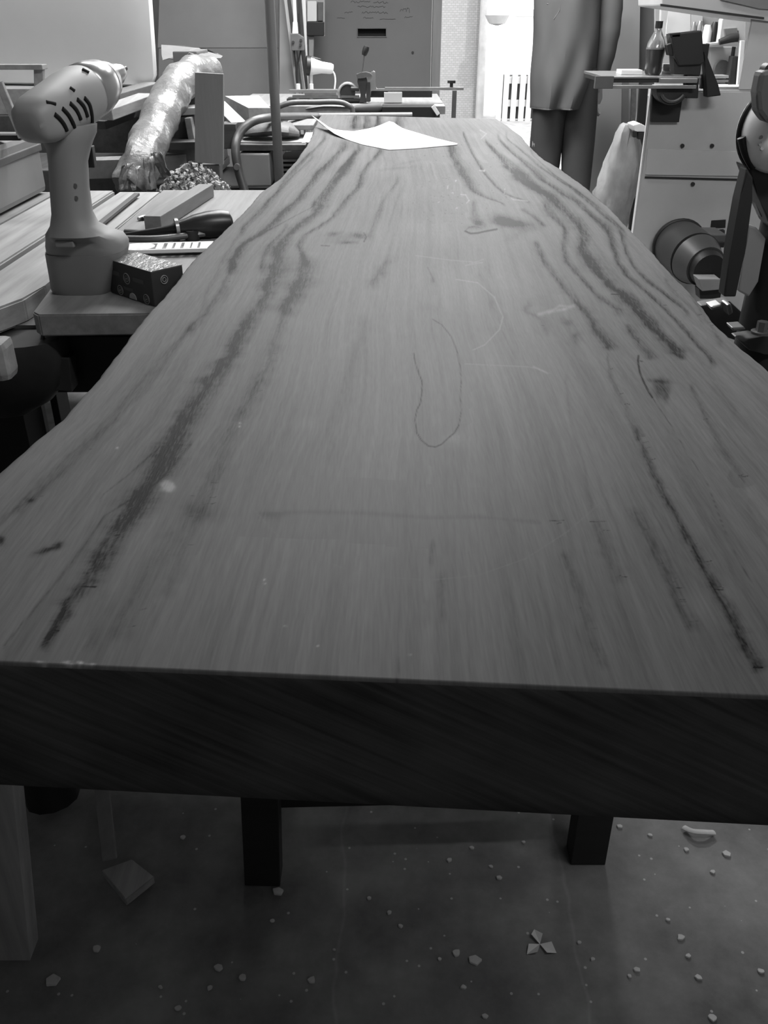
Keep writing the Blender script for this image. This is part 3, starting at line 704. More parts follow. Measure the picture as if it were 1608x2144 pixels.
# debris on the floor
random.seed(21)
M_chip = mat('pale_chip', 196, .8, .15, (40, 40, 40))
big = [(992, 2012, .011), (1425, 1965, .007), (1332, 2032, .006), (653, 2053, .007), (583, 1868, .012), (1462, 2048, .006), (383, 1755, .006), (1437, 1780, .006), (440, 2070, .005), (203, 1988, .007), (110, 2055, .012), (373, 2113, .005), (815, 1912, .005), (1045, 1840, .007), (1028, 1816, .005), (940, 1802, .006), (988, 1777, .005), (955, 1997, .008), (1298, 1732, .006), (1492, 1827, .006), (1520, 1790, .010), (1440, 2003, .005), (970, 2068, .005), (570, 1930, .004), (1592, 2035, .006), (1318, 2046, .004), (458, 2028, .007), (1490, 2133, .008), (1015, 2130, .006), (838, 1940, .005), (773, 1882, .004), (508, 2048, .007), (336, 2068, .004), (1398, 1928, .004), (920, 2010, .004), (700, 1990, .003), (1213, 1975, .004), (1240, 2010, .004), (1360, 1750, .005), (1095, 1765, .004)]
for k, (px, py, r) in enumerate(big):
    q = ZP(px, py, 0); bm = NB(); n = random.randint(5, 7); ph = random.uniform(0, 6)
    rr = [r*random.uniform(.6, 1.1) for _ in range(n)]
    zpoly(bm, [(q.x+rr[i]*math.cos(ph+6.283*i/n), q.y+rr[i]*.8*math.sin(ph+6.283*i/n)) for i in range(n)], .003+r*.15, .003+r*.15, .0006)
    if k == 0: single('wood_chip', bm, M_chip, 'largest pale round wood chip on the bare floor, right of centre', 'wood chip')
    else: single('wood_chip', bm, M_chip, 'small pale wood chip lying on the concrete floor', 'wood chip', 'wood chips scattered on the floor')
bm = NB(); q = ZP(1130, 1980, 0)
for a_ in (100, 215, 330):
    d = Vector((math.cos(math.radians(a_)), math.sin(math.radians(a_)), 0)); e_ = Vector((-d.y, d.x, 0))
    L_ = .026
    vs = [bm.verts.new(q+Vector((0, 0, .004))), bm.verts.new(q+d*L_*.55+e_*.009+Vector((0, 0, .009))), bm.verts.new(q+d*L_+Vector((0, 0, .002))), bm.verts.new(q+d*L_*.55-e_*.009+Vector((0, 0, .006)))]
    bm.faces.new(vs)
o = single('dry_leaf', bm, mat('dry_leaf', 215, .8), 'three-lobed dry leaf on the floor between the trestle legs', 'leaf'); md = o.modifiers.new('t', 'SOLIDIFY'); md.thickness = .0008
bm = NB(); tube(bm, smoothpath([ZP(1432, 1732, .006), ZP(1450, 1740, .012), ZP(1475, 1742, .012), ZP(1495, 1743, .006)]), .0055, 8, flat=.5); single('wood_curl', bm, M_chip, 'curled pale shaving on the floor at right just below the slab', 'shaving', smooth=True)

# ------------------------------------------------------------------ left workbench
ZB_ = .85
wb = thing('workbench', 'old plank-topped workbench with an iron vice along the left side of the slab', 'workbench', (-.6, 1.7, 0))
def edge_pts(y0, y1, gap, n=7): return [(xleft(y0+(y1-y0)*i/(n-1))-gap, y0+(y1-y0)*i/(n-1)) for i in range(n)]
# board B, the one next to the slab
bl = ZP(65, 655, ZB_); bl2 = ZP(100, 614, ZB_)
pts = [(bl.x+.012, 1.158), (bl.x, 1.172), (bl2.x-.005, 1.30), (-.505, 2.12)] + [(x, y) for x, y in edge_pts(2.12, 1.165, .016)]
bm = NB(); zpoly(bm, pts, ZB_, .030, .002); part('top_board', bm, M_wy, wb, label='short board under the drill')
bm = NB(); zpoly(bm, [(-.612, 1.165), (-.57, 1.17), (-.535, 1.20), (-.515, 1.25), (-.508, 1.32), (-.51, 2.12), (-.606, 2.12)], ZB_-.004, .035, .003); part('top_board', bm, M_wl, wb)
bm = NB(); zpoly(bm, [(-.735, 1.0), (-.622, 1.0), (-.616, 2.12), (-.735, 2.12)], ZB_-.001, .035, .003); part('top_board', bm, M_wl, wb)
bm = NB(); zpoly(bm, [(-1.35, 1.0), (-.742, 1.0), (-.742, 2.12), (-1.35, 2.12)], ZB_-.004, .035, .003); part('top_board', bm, M_wy, wb)
bm = NB(); zpoly(bm, [(-1.33, 1.23), (-.31, 1.23), (-.31, 2.08), (-1.33, 2.08)], .813, .012, 0); part('under_frame', bm, M_wd, wb)
bm = NB(); beam(bm, (-1.33, 1.235, .757), (-.315, 1.235, .757), .03, .085); part('apron', bm, mat('apron_black', 34, .7, .3), wb)
bm = NB(); beam(bm, (-1.33, 2.08, .757), (-.315, 2.08, .757), .03, .085); part('apron', bm, MATS['apron_black'], wb)
for (x, y) in ((-.60, 1.30), (-.36, 2.03), (-1.28, 1.30), (-1.28, 2.03)):
    bm = NB(); beam(bm, (x, y, 0), (x, y, .80), .085, .075, up=(0, 1, 0)); part('leg', bm, MATS['apron_black'], wb)
bm = NB(); beam(bm, (-.535, 1.36, 0), (-.535, 1.36, .80), .012, .05, up=(0, 1, 0)); part('brace', bm, M_black, wb)
# vice: cast iron body with rounded underside, seen below the plank ends
bm = NB()
loft(bm, [ell(-.565, 1.20, z, rx, ry, 28, 2.8) for z, rx, ry in ((.808, .115, .060), (.78, .120, .062), (.745, .112, .055), (.715, .085, .045), (.695, .05, .03))])
vice = part('vice_body', bm, M_dark, wb, True)
bm = NB(); box(bm, (-.74, 1.075, .785), (-.482, 1.115, .838), .010); part('vice_jaw', bm, wood('jaw_wood', 165, 'x'), vice)
bm = NB(); cyl(bm, (-.60, .98, .76), (-.60, 1.18, .76), .013); cyl(bm, (-.69, .985, .76), (-.50, .985, .76), .006, 12); part('vice_screw', bm, M_steel, vice, True)
bm = NB(); beam(bm, (-.52, 1.19, .765), (-.44, 1.19, .758), .03, .05); part('bracket', bm, M_dark, wb)
bm = NB(); q = ZP(50, 686, .79); cyl(bm, (-.475, 1.175, .80), (-.475, 1.19, .81), .004, 8); part('bolt', bm, M_steel, wb)

# grey steel box at the back left of the bench, with an open timber frame on top
gb = thing('steel_case', 'grey metal case standing on the left workbench behind the drill', 'case', (-.98, 1.95, ZB_))
bm = NB(); box(bm, (-1.3, 1.76, ZB_), (-.765, 2.11, ZB_+.125), .012); part('case_body', bm, mat('case_grey', 120, .5, .1), gb)
bm = NB(); box(bm, (-1.302, 1.752, ZB_+.085), (-.762, 2.112, ZB_+.10), .002); part('case_rim', bm, M_iron, gb)
bm = NB(); zpoly(bm, [(-.86, 1.50), (-.765, 1.52), (-.772, 1.62), (-.86, 1.62)], ZB_+.03, .029, .002); single('timber_block', bm, M_wx, 'small flat block of wood on the bench in front of the grey case', 'block')
bx_ = thing('shallow_tray', 'pale shallow wooden tray propped on top of the grey metal case', 'frame', (-.95, 1.95, ZB_+.125))
z0 = ZB_+.126
bm = NB(); box(bm, (-1.20, 1.93, z0), (-.82, 1.95, z0+.13), .002); part('tray_base', bm, wood('frame_panel', 158, 'z', .1), bx_)
for (p_, q_, w_) in ((YP(-2, 172, 1.90), YP(47, 288, 1.90), .014), (YP(82, 142, 1.92), YP(84, 262, 1.92), .018)):
    bm = NB(); beam(bm, p_, q_, w_, .012, up=(0, 1, 0)); part('stile', bm, M_wl, bx_)
bm = NB(); beam(bm, YP(-60, 140, 1.92), YP(94, 140, 1.92), .03, .009); part('top_rail', bm, M_wl, bx_)
bm = NB(); beam(bm, YP(-60, 287, 1.92), YP(48, 287, 1.92), .03, .010); part('bottom_rail', bm, M_dark, bx_)

# stick lying across the bench behind the screwdriver
bm = NB(); a_ = ZP(320, 470, ZB_+.012); b_ = ZP(432, 392, ZB_+.02)
beam(bm, (a_.x, a_.y, ZB_+.014), (b_.x, b_.y, ZB_+.014), .032, .026); single('timber_strip', bm, M_mid, 'square grey timber strip lying at an angle on the back of the bench', 'timber strip')
bm = NB(); a_ = ZP(203, 475, ZB_+.003); b_ = ZP(287, 407, ZB_+.003); beam(bm, (a_.x, a_.y, ZB_+.0035), (b_.x, b_.y, ZB_+.0035), .012, .006); single('wood_lath', bm, M_wd, 'thin dark lath on the bench beside the bubble wrapped roll', 'lath')
# screwdriver
sd = thing('screwdriver', 'dark bulbous-handled turnscrew lying on the bench against the slab edge', 'screwdriver', ZP(420, 475, ZB_))
A = ZP(505, 458, ZB_+.03); A.z = ZB_+.024; Bp = ZP(372, 478, ZB_+.02); Bp.z = ZB_+.02; T_ = ZP(240, 497, ZB_+.004); T_.z = ZB_+.006
rim = xleft(A.y)-.03
A.x = min(A.x, rim)
d = (Bp-A)
bm = NB(); tube(bm, [A+d*t for t in (0, .05, .2, .45, .7, .9, 1.0)], [.010, .020, .0235, .0235, .020, .014, .012], 20); part('handle', bm, mat('dark_lacquer', 40, .35, .2), sd, True)
bm = NB(); tube(bm, [Bp-d*.02, Bp+d*.04], .0175, 18); part('ferrule', bm, M_steel, sd, True)
bm = NB(); tube(bm, [Bp, Bp.lerp(T_, .25), Bp.lerp(T_, .6), T_], [.010, .006, .0045, .003], 10); part('blade', bm, M_dark, sd, True)
# loose metal bits, keys
random.seed(4)
for k in range(7):
    px = 300+k*8+random.uniform(-2, 2); py = 462+random.uniform(-8, 6); q = ZP(px, py, ZB_+.004); a_ = random.uniform(0, 3)
    bm = NB(); v_ = Vector((math.cos(a_), math.sin(a_), 0))*.014; tube(bm, [q-v_, q, q+v_], [.0035, .0045, .0028], 8)
    single('drill_bit', bm, M_dark if k % 2 else M_steel, 'small metal bit in the loose heap behind the screwdriver blade', 'drill bit', 'loose metal bits heaped on the bench')
# pliers / flat steel tool
pl = thing('pliers', 'pair of grey metal pliers between the turnscrew and the white template', 'pliers', ZP(340, 495, ZB_))
for (pa, pb, pc) in (((262, 486), (330, 488), (398, 480)), ((262, 500), (330, 500), (402, 492))):
    bm = NB(); tube(bm, smoothpath([ZP(*pa, ZB_+.009), ZP(*pb, ZB_+.009), ZP(*pc, ZB_+.010)]), .0065, 10, flat=.9); part('handle', bm, M_iron, pl, True)
bm = NB(); q = ZP(402, 489, ZB_+.012); cyl(bm, q-Vector((0, 0, .010)), q+Vector((0, 0, .006)), .013, 16); part('pivot', bm, M_dark, pl, True)
bm = NB(); tube(bm, [q, ZP(425, 488, ZB_+.011), ZP(436, 489, ZB_+.009)], [.011, .009, .005], 10, flat=.7); part('jaws', bm, M_steel, pl, True)
# white template with cut-outs
tp = thing('template_strip', 'white plastic strip with cut-out holes lying behind the small dark box', 'template', ZP(350, 517, ZB_))
P1 = ZP(290, 516, ZB_+.012); P2 = ZP(445, 512, ZB_+.012); dd = (P2-P1).normalized(); nn = Vector((-dd.y, dd.x, 0))
L_ = min((P2-P1).length, .2)
P2 = P1+dd*L_
def slotted(bm, holes, hw, z0, z1):
    # strip with holes: rail along both sides and webs between holes
    for s_ in (-1, 1):
        a = P1+nn*s_*(hw-.003); b = P2+nn*s_*(hw-.003); beam(bm, Vector((a.x, a.y, (z0+z1)/2)), Vector((b.x, b.y, (z0+z1)/2)), .006, z1-z0, bev=.0005)
    last_ = 0
    for h0, h1 in holes+[(1.01, 1.01)]:
        a = P1+dd*L_*last_; b = P1+dd*L_*min(h0, 1)
        if h0 > last_: beam(bm, Vector((a.x, a.y, (z0+z1)/2)), Vector((b.x, b.y, (z0+z1)/2)), hw*2-.008, z1-z0, bev=.0005)
        last_ = h1
bm = NB(); slotted(bm, [(.05, .07), (.14, .24), (.33, .38), (.46, .49), (.57, .61), (.70, .72), (.80, .83)], .027, ZB_+.006, ZB_+.012)
part('strip', bm, M_white, tp)
bm = NB(); c_ = P1; loft(bm, [ell(c_.x, c_.y, z, .027, .027, 20) for z in (ZB_+.006, ZB_+.012)]); part('rounded_end', bm, M_white, tp)
bm = NB(); beam(bm, P1-Vector((0, 0, .008)), P2-Vector((0, 0, .008)), .03, .006); part('backing', bm, M_mid, tp)

# small printed box
cb = thing('carton', 'small dark printed carton with ring emblems beside the drill', 'carton', (-.36, 1.27, ZB_))
f0 = ZP(240, 612, ZB_); f1 = ZP(349, 642, ZB_); f1 = Vector((-.309, 1.194, ZB_)); side_ = Vector((.02, .19, 0))
# keep the carton clear of the slab edge
dirf = (f1-f0).normalized(); bk_ = Vector((-dirf.y, dirf.x, 0)); D_ = .052; H_ = .047
z_ = Vector((0, 0, H_))
c4 = [f0, f1, f1+bk_*D_, f0+bk_*D_]
mx = max(p.x-(xleft(p.y)-.012) for p in c4)
if mx > 0: c4 = [p-Vector((mx, 0, 0)) for p in c4]
f0, f1 = c4[0], c4[1]
bm = NB(); vf = [bm.verts.new(p) for p in c4]; vt = [bm.verts.new(p+z_) for p in c4]
bm.faces.new(vf[::-1]); bm.faces.new(vt)
for i in range(4): bm.faces.new((vf[i], vf[(i+1) % 4], vt[(i+1) % 4], vt[i]))
bmesh.ops.bevel(bm, geom=bm.edges[:], offset=.0008, segments=1, affect='EDGES')
part('carton_body', bm, mat('printed_dark_card', 58, .55, .12, (60, 60, 60)), cb)
bm = NB(); zpoly(bm, [(p.x*1, p.y) for p in c4], ZB_+H_+.0012, .001); part('foil_top', bm, mat('foil_wrinkled', 150, .28, .35, (70, 40, 10), metal=.5, bump=1.0), cb)
fn = -bk_; rt = dirf
def onface(u, v, lift=.0006): return f0+rt*((f1-f0).length*u)+Vector((0, 0, H_*v))+fn*lift
M_ring = mat('ring_print', 150, .6, .05); M_fade = mat('faded_print', 84, .6, .05)
for (u, v, r) in ((.44, .60, .0072), (.25, .18, .0065), (.84, .16, .0065)):
    bm = NB(); torus(bm, onface(u, v), fn, r, .0007, 24, 5); torus(bm, onface(u, v), fn, r*.55, .0006, 20, 5); cyl(bm, onface(u, v, 0), onface(u, v, .0010), r*.22, 10); part('ring_emblem', bm, M_ring, cb)
def strip_on(u0, u1, v0, v1, m, name):
    bm = NB(); q_ = [onface(u0, v0), onface(u1, v0), onface(u1, v1), onface(u0, v1)]
    a_ = [bm.verts.new(p) for p in q_]; b_ = [bm.verts.new(p-fn*.0005) for p in q_]
    bm.faces.new(a_); bm.faces.new(b_[::-1])
    for i in range(4): bm.faces.new((a_[i], b_[i], b_[(i+1) % 4], a_[(i+1) % 4]))
    part(name, bm, m, cb)
strip_on(.05, .27, .60, .72, M_fade, 'faded_print'); strip_on(.58, .82, .58, .70, M_fade, 'faded_print'); strip_on(.34, .55, .24, .34, M_fade, 'faded_print')
bm = NB(); cc_ = onface(.53, .03, .001); ring = [cc_+rt*.0085*math.cos(a)+Vector((0, 0, .0085*math.sin(a))) for a in [math.pi*i/12 for i in range(13)]]
vs = [bm.verts.new(p) for p in ring]; vb = [bm.verts.new(p-fn*.001) for p in ring]; bm.faces.new(vs); bm.faces.new(vb[::-1])
for i in range(len(vs)): bm.faces.new((vs[i], vb[i], vb[(i+1) % len(vs)], vs[(i+1) % len(vs)]))
part('thumb_notch', bm, mat('notch_card', 180, .7), cb)
sn_ = bk_*0; rn = rt
for (u, v) in ((.38, .72),):
    q = f1+bk_*D_*u+Vector((0, 0, H_*v))+rn*.0006; bm = NB(); torus(bm, q, rn, .0055, .0007, 20, 5); torus(bm, q, rn, .0028, .0006, 16, 5); part('ring_emblem', bm, M_ring, cb)

# cordless drill
dr = thing('cordless_drill', 'grey cordless drill standing upright on its battery on the left bench', 'drill', (-.43, 1.27, ZB_))
M_dr = mat('drill_rubber_grey', 136, .55, .05, (12, 12, 12)); M_drl = mat('drill_light_housing', 158, .5, .04, (12, 12, 12))
Yd = 1.27
def ring_px(py, xl, xr, ry, yc, e=2.2, n=28):
    a = YP(xl, py, Yd); b = YP(xr, py, Yd); return ell((a.x+b.x)/2, yc, a.z, (b.x-a.x)/2, ry, n, e)
bm = NB()
rg_ = [ring_px(262, 84, 196, .030, Yd+.012), ring_px(280, 78, 196, .034, Yd+.010), ring_px(296, 88, 190, .033, Yd+.008), ring_px(312, 98, 186, .031, Yd+.005), ring_px(340, 103, 181, .029, Yd+.002), ring_px(395, 107, 185, .029, Yd), ring_px(445, 111, 192, .031, Yd), ring_px(470, 108, 204, .036, Yd), ring_px(486, 99, 228, .044, Yd+.004, 2.6), ring_px(500, 94, 248, .046, Yd+.018, 3), ring_px(515, 93, 255, .049, Yd+.022, 3.4), ring_px(528, 95, 254, .049, Yd+.024, 3.6)]
loft(bm, rg_); hnd = part('handle', bm, M_dr, dr, True)
bm = NB(); a = YP(95, 527, Yd); zt = a.z-.0005
rows = [(528, 94, 254, .050), (545, 97, 251, .050), (575, 102, 243, .048), (598, 105, 236, .046), (610, 110, 231, .044)]
rr = [ring_px(py, xl, xr, ry, Yd+.024, 4) for py, xl, xr, ry in rows]
for i, r_ in enumerate(rr):
    zz = zt+(ZB_-zt)*(0, .2, .55, .88, 1.0)[i]
    for p in r_: p.z = zz
loft(bm, rr); bat = part('battery', bm, mat('battery_dark', 122, .6, .06), dr, True)
bm = NB(); q0 = hit(bat, 122, 522) or YP(122, 522, 1.22); q1 = hit(bat, 160, 522) or YP(160, 522, 1.22)
q0 = hit(hnd, 120, 508, .001); q1 = hit(hnd, 158, 508, .001); beam(bm, q0, q1, .014, .009, bev=.003); part('release_catch', bm, M_dr, dr); bm = NB(); q0 = hit(bat, 122, 531, .0002); q1 = hit(bat, 158, 531, .0002); beam(bm, q0, q1, .006, .016, bev=.002); part('catch_recess', bm, M_dark, dr)
# head: lofted along its axis
A = YP(82, 250, 1.235); B = YP(246, 153, 1.42); ax = (B-A); LA = ax.length; ax.normalize()
sx_ = ax.cross(Vector((0, 0, 1))).normalized(); ux_ = sx_.cross(ax)
def aring(t, rx, ru, e=2.2, du=0, n=28):
    c = A+ax*(LA*t)+ux_*du; out = []
    for k in range(n):
        an = 2*math.pi*k/n; ca, sa = math.cos(an), math.sin(an); q = (abs(ca)**e+abs(sa)**e)**(-1/e); out.append(c+sx_*rx*q*ca+ux_*ru*q*sa)
    return out
bm = NB(); loft(bm, [aring(-.13, .018, .015, 3), aring(-.10, .025, .023, 3.2), aring(.0, .030, .029, 3.2), aring(.15, .033, .032, 2.8), aring(.35, .035, .036, 2.4), aring(.5, .036, .037), aring(.55, .034, .035)]); head = part('motor_housing', bm, M_drl, dr, True)
bm = NB(); loft(bm, [aring(.555, .033, .034), aring(.57, .035, .036), aring(.66, .035, .035), aring(.76, .031, .031), aring(.78, .028, .028)]); part('gear_case', bm, mat('gear_case_grey', 165, .28, .05, metal=.5), dr, True)
bm = NB(); loft(bm, [aring(.785, .024, .024), aring(.80, .027, .027), aring(.85, .024, .024), aring(.855, .015, .015), aring(.97, .0145, .0145), aring(1.04, .010, .010)]); part('chuck', bm, mat('chuck_metal', 185, .3, .1, metal=.7), dr, True)
bm = NB(); loft(bm, [aring(1.04, .004, .004), aring(1.12, .003, .003)], True); part('driver_bit', bm, M_iron, dr, True)
for (pts_) in (((114, 239), (123, 247), (133, 260), (139, 273)), ((130, 227), (142, 240), (152, 258), (158, 276)), ((146, 216), (159, 230), (168, 250), (173, 276)), ((161, 208), (174, 222), (182, 244), (184, 270)), ((176, 205), (186, 218), (191, 238), (192, 256))):
    ps = [hit(head, x, y, .0003) for x, y in pts_]; ps = [p for p in ps if p]
    if len(ps) >= 2: bm = NB(); tube(bm, smoothpath(ps), .0029, 8); part('vent_slot', bm, mat('vent_black', 18, .8), dr, True)
for (x0, x1, y0, y1) in ((97, 116, 214, 218), (146, 156, 184, 191), (172, 186, 146, 153)):
    ps = [hit(head, x0, y0, .0004), hit(head, x1, y1, .0004)]
    if all(ps): bm = NB(); tube(bm, ps, .0024, 8); part('seam_notch', bm, MATS['vent_black'], dr, True)
for (x, y) in ((158, 389), (160, 415)):
    q = hit(hnd, x, y)
    if q: bm = NB(); cyl(bm, q, q+Vector((0, -.0015, .0003)), .003, 10); part('screw', bm, M_steel, dr)
bm = NB(); q = hit(hnd, 172, 312)
bm = NB(); tq = YP(196, 330, 1.30); beam(bm, YP(186, 305, 1.31), YP(192, 350, 1.31), .012, .014, up=(0, 1, 0)); part('trigger', bm, M_black, dr)

# ------------------------------------------------------------------ timber rack and pile, back left
rk = thing('timber_rack', 'low dark rack carrying the pile of offcuts behind the left bench', 'rack', (-.95, 3.1, 0))
for x in (-1.45, -1.0, -.62):
    for y in (2.32, 3.30):
        bm = NB(); beam(bm, (x, y, 0), (x, y, .74), .06, .06, up=(0, 1, 0)); part('leg', bm, M_wd, rk)
bm = NB(); box(bm, (-1.5, 2.26, .74), (-.40, 2.62, .765)); part('deck', bm, M_wd, rk); bm = NB(); box(bm, (-1.5, 2.625, .74), (-.545, 3.33, .765)); part('deck', bm, M_wd, rk)
bm = NB(); beam(bm, (-1.5, 2.29, .70), (-.43, 2.29, .70), .03, .06); part('rail', bm, M_wdx, rk)
def bpx(p, q, yp, yq, w, h, m, name, label, cat='timber', grp=None, up=(0, 0, 1)):
    bm = NB(); beam(bm, YP(p[0], p[1], yp), YP(q[0], q[1], yq), w, h, up, .002)
    o = single(name, bm, m, label, cat, grp); return o
G = 'offcuts in the timber pile'
bpx((178, 352), (300, 348), 2.45, 2.45, .07, .045, M_mid, 'timber_beam', 'grey beam end in the pile just right of the drill handle', 'timber', G)
bpx((300, 348), (368, 340), 2.62, 2.75, .08, .05, M_mid, 'timber_beam', 'short beam with a cut end at the foot of the wrapped roll', 'timber', G)
bpx((215, 240), (310, 206), 2.62, 2.85, .06, .028, M_wl, 'timber_beam', 'pale batten, lower one of the pair slanting under the white tank', 'timber', G)
bpx((205, 215), (320, 182), 2.75, 3.0, .06, .028, M_mid, 'timber_beam', 'grey batten, upper one of the pair slanting under the white tank', 'timber', G)
bpx((205, 262), (330, 215), 2.70, 3.0, .05, .022, M_wd, 'timber_beam', 'dark batten beneath the pale pair under the white tank', 'timber', G)
bpx((370, 262), (415, 262), 2.8, 2.8, .10, .075, M_wdx, 'timber_beam', 'dark square block behind the upright grey board', 'timber', G)
bpx((350, 302), (420, 300), 2.7, 2.7, .10, .02, M_wdx, 'timber_beam', 'thin dark plank below the dark square block', 'timber', G)
bpx((396, 245), (404, 290), 2.74, 2.74, .018, .05, M_wl, 'timber_beam', 'pale upright slip against the dark square block', 'timber', G, up=(0, 1, 0))
bpx((365, 232), (425, 228), 2.8, 2.8, .12, .018, M_wx, 'timber_beam', 'pale board lying on top of the dark square block', 'timber', G)
bpx((330, 205), (420, 212), 2.95, 2.95, .12, .05, M_wdx, 'timber_beam', 'deep dark beam behind the wrapped roll', 'timber', G)
# heavy beam end right of the upright board
a0 = 3.06
bm = NB()
tp_ = [YP(520, 226, a0), YP(566, 226, a0), YP(566, 250, a0), YP(512, 252, a0)]
bk2 = [YP(468, 197, a0+.45), YP(548, 197, a0+.45)]
zt2 = tp_[0].z
A0, A1 = tp_[0], tp_[1]; Bk0, Bk1 = Vector((A0.x-.13, a0+.36, zt2+.008)), Vector((A1.x-.08, a0+.36, zt2+.01)); hh = Vector((0, 0, -.075))
vs = [bm.verts.new(p) for p in (A0, A1, Bk1, Bk0)]; vb = [bm.verts.new(p+hh) for p in (A0, A1, Bk1, Bk0)]
bm.faces.new(vs); bm.faces.new(vb[::-1])
for i in range(4): bm.faces.new((vs[i], vb[i], vb[(i+1) % 4], vs[(i+1) % 4]))
single('timber_beam', bm, M_wl, 'heavy sawn beam end pointing at the viewer just left of the steel pole', 'timber', G)
bpx((455, 218), (500, 262), 3.1, 2.95, .05, .018, M_wl, 'timber_beam', 'pale lath sloping down beside the upright grey board', 'timber', G)
bpx((455, 262), (492, 258), 3.0, 3.0, .09, .02, M_wx, 'timber_beam', 'pale plank end above the curved tube handle', 'timber', G)
bpx((455, 282), (500, 282), 2.95, 2.95, .1, .07, M_wdx, 'timber_beam', 'dark beam end between the grey board and the curved tube', 'timber', G)
# filler blocks so that the pile stands on its deck
for k, (x0, x1, y0, y1, z0_, z1_) in enumerate(((-1.4, -.72, 2.55, 2.9, .766, .83), (-1.4, -.72, 2.95, 3.33, .766, .93), (-.70, -.545, 2.9, 3.3, .766, .88))):
    bm = NB(); box(bm, (x0, y0, z0_), (x1, y1, z1_), .003)
    single('timber_stack', bm, M_wd, ['dark stacked boards at the front of the pile under the beam ends', 'dark stacked boards carrying the white tank', 'dark stacked boards behind the upright grey board', 'dark stacked boards under the heavy sawn beam end'][k], 'timber', G)
# upright grey board
bm = NB(); p0 = YP(408, 152, 2.5); p1 = YP(467, 155, 2.5); p2 = YP(467, 345, 2.5); p3 = YP(408, 340, 2.5)
vs = [bm.verts.new(p) for p in (p0, p1, p2, p3)]; vb = [bm.verts.new(p+Vector((0, .018, 0))) for p in (p0, p1, p2, p3)]
bm.faces.new(vs); bm.faces.new(vb[::-1])
for i in range(4): bm.faces.new((vs[i], vb[i], vb[(i+1) % 4], vs[(i+1) % 4]))
single('upright_board', bm, wood('grey_board_upright', 128, 'z', .1), 'grey rectangular board standing upright in front of the timber pile', 'board')
bm = NB(); box(bm, (p3.x+.012, 2.505, .766), (p2.x-.012, 2.56, p2.z-.001), .003); single('timber_stack', bm, M_wd, 'low dark block directly under the upright grey board', 'timber', G)
# crumpled card/paper
bm = NB(); random.seed(9); ol = [(338, 92), (372, 100), (402, 103), (432, 101), (466, 118), (448, 123), (420, 118), (395, 112), (380, 121), (340, 124)]
top = [YP(x, y, (3.34 if i < 5 else 3.08)+.02*math.sin(i*1.7)) for i, (x, y) in enumerate(ol)]
cen = YP(395, 108, 3.2); vt = [bm.verts.new(p) for p in top]; cv = bm.verts.new(cen+Vector((0, .1, .01)))
for i in range(len(vt)): bm.faces.new((vt[i], vt[(i+1) % len(vt)], cv))
bmesh.ops.subdivide_edges(bm, edges=bm.edges[:], cuts=2)
for v in bm.verts: v.co += Vector((random.uniform(-.003, .003), random.uniform(-.01, .01), random.uniform(-.003, .003)))
o = single('crumpled_card', bm, mat('card_light', 104, .8, .08), 'crumpled sheet of pale card poking out beside the white tank', 'card'); md = o.modifiers.new('t', 'SOLIDIFY'); md.thickness = .002
bm = NB(); box(bm, (-.655, 3.08, .881), (-.58, 3.28, 1.100), .004); single('cardboard_box', bm, mat('dark_box_card', 96, .8, .1), 'dark closed box behind the wrapped roll, under the crumpled card', 'box')  # box in one even dark card tone
# bubble-wrapped roll
random.seed(12)
path = [YP(268, 395, 2.36), YP(292, 345, 2.42), YP(318, 285, 2.55), YP(345, 225, 2.68), YP(372, 180, 2.80), YP(402, 157, 2.92), YP(440, 152, 3.02)]
pp = smoothpath(path, 7); bm = NB(); n = 26; fr = frames(pp); rings = []
for i, (p, (a, b)) in enumerate(zip(pp, fr)):
    t = i/(len(pp)-1); r0 = .050 if t > .25 else .050*(.82+.18*t/.25)
    r0 *= 1+.05*math.sin(i*1.1)
    if t > .93: r0 *= .9
    row = []
    for k in range(n):
        an = 2*math.pi*k/n; rr_ = r0*(1+.035*math.sin(an*3+i*.7)+.03*random.uniform(-1, 1)+(.10*math.sin(an*5+i*.5) if t < .25 else 0))
        row.append(p+a*math.cos(an)*rr_+b*math.sin(an)*rr_)
    rings.append(row)
loft(bm, rings)
roll = thing('wrapped_roll', 'long roll wrapped in shiny bubble film leaning on the timber pile', 'roll', path[0])
part('roll_body', bm, mat('bubble_film', 122, .3, .15, (30, 30, 30), bump=1.0, spec=.45), roll, True)
bm = NB()
for i, (x0, y0, x1, y1) in enumerate(((255, 345, 245, 398), (300, 330, 305, 398), (270, 350, 262, 400), (315, 320, 338, 372))):
    a = YP(x0, y0, 2.32+.02*i); b = YP(x1, y1, 2.30+.02*i); c = YP(x1+22, y1-3, 2.33); d = YP(x0+22, y0-4, 2.36)
    ps = [bm.verts.new(v) for v in (a, b, c, d)]; bm.faces.new(ps)
bmesh.ops.subdivide_edges(bm, edges=bm.edges[:], cuts=4, use_grid_fill=True)
for v in bm.verts: v.co += Vector((random.uniform(-.003, .003), random.uniform(-.008, .008), random.uniform(-.002, .002)))
fl = part('loose_film', bm, MATS['bubble_film'], roll, True); md = fl.modifiers.new('t', 'SOLIDIFY'); md.thickness = .001
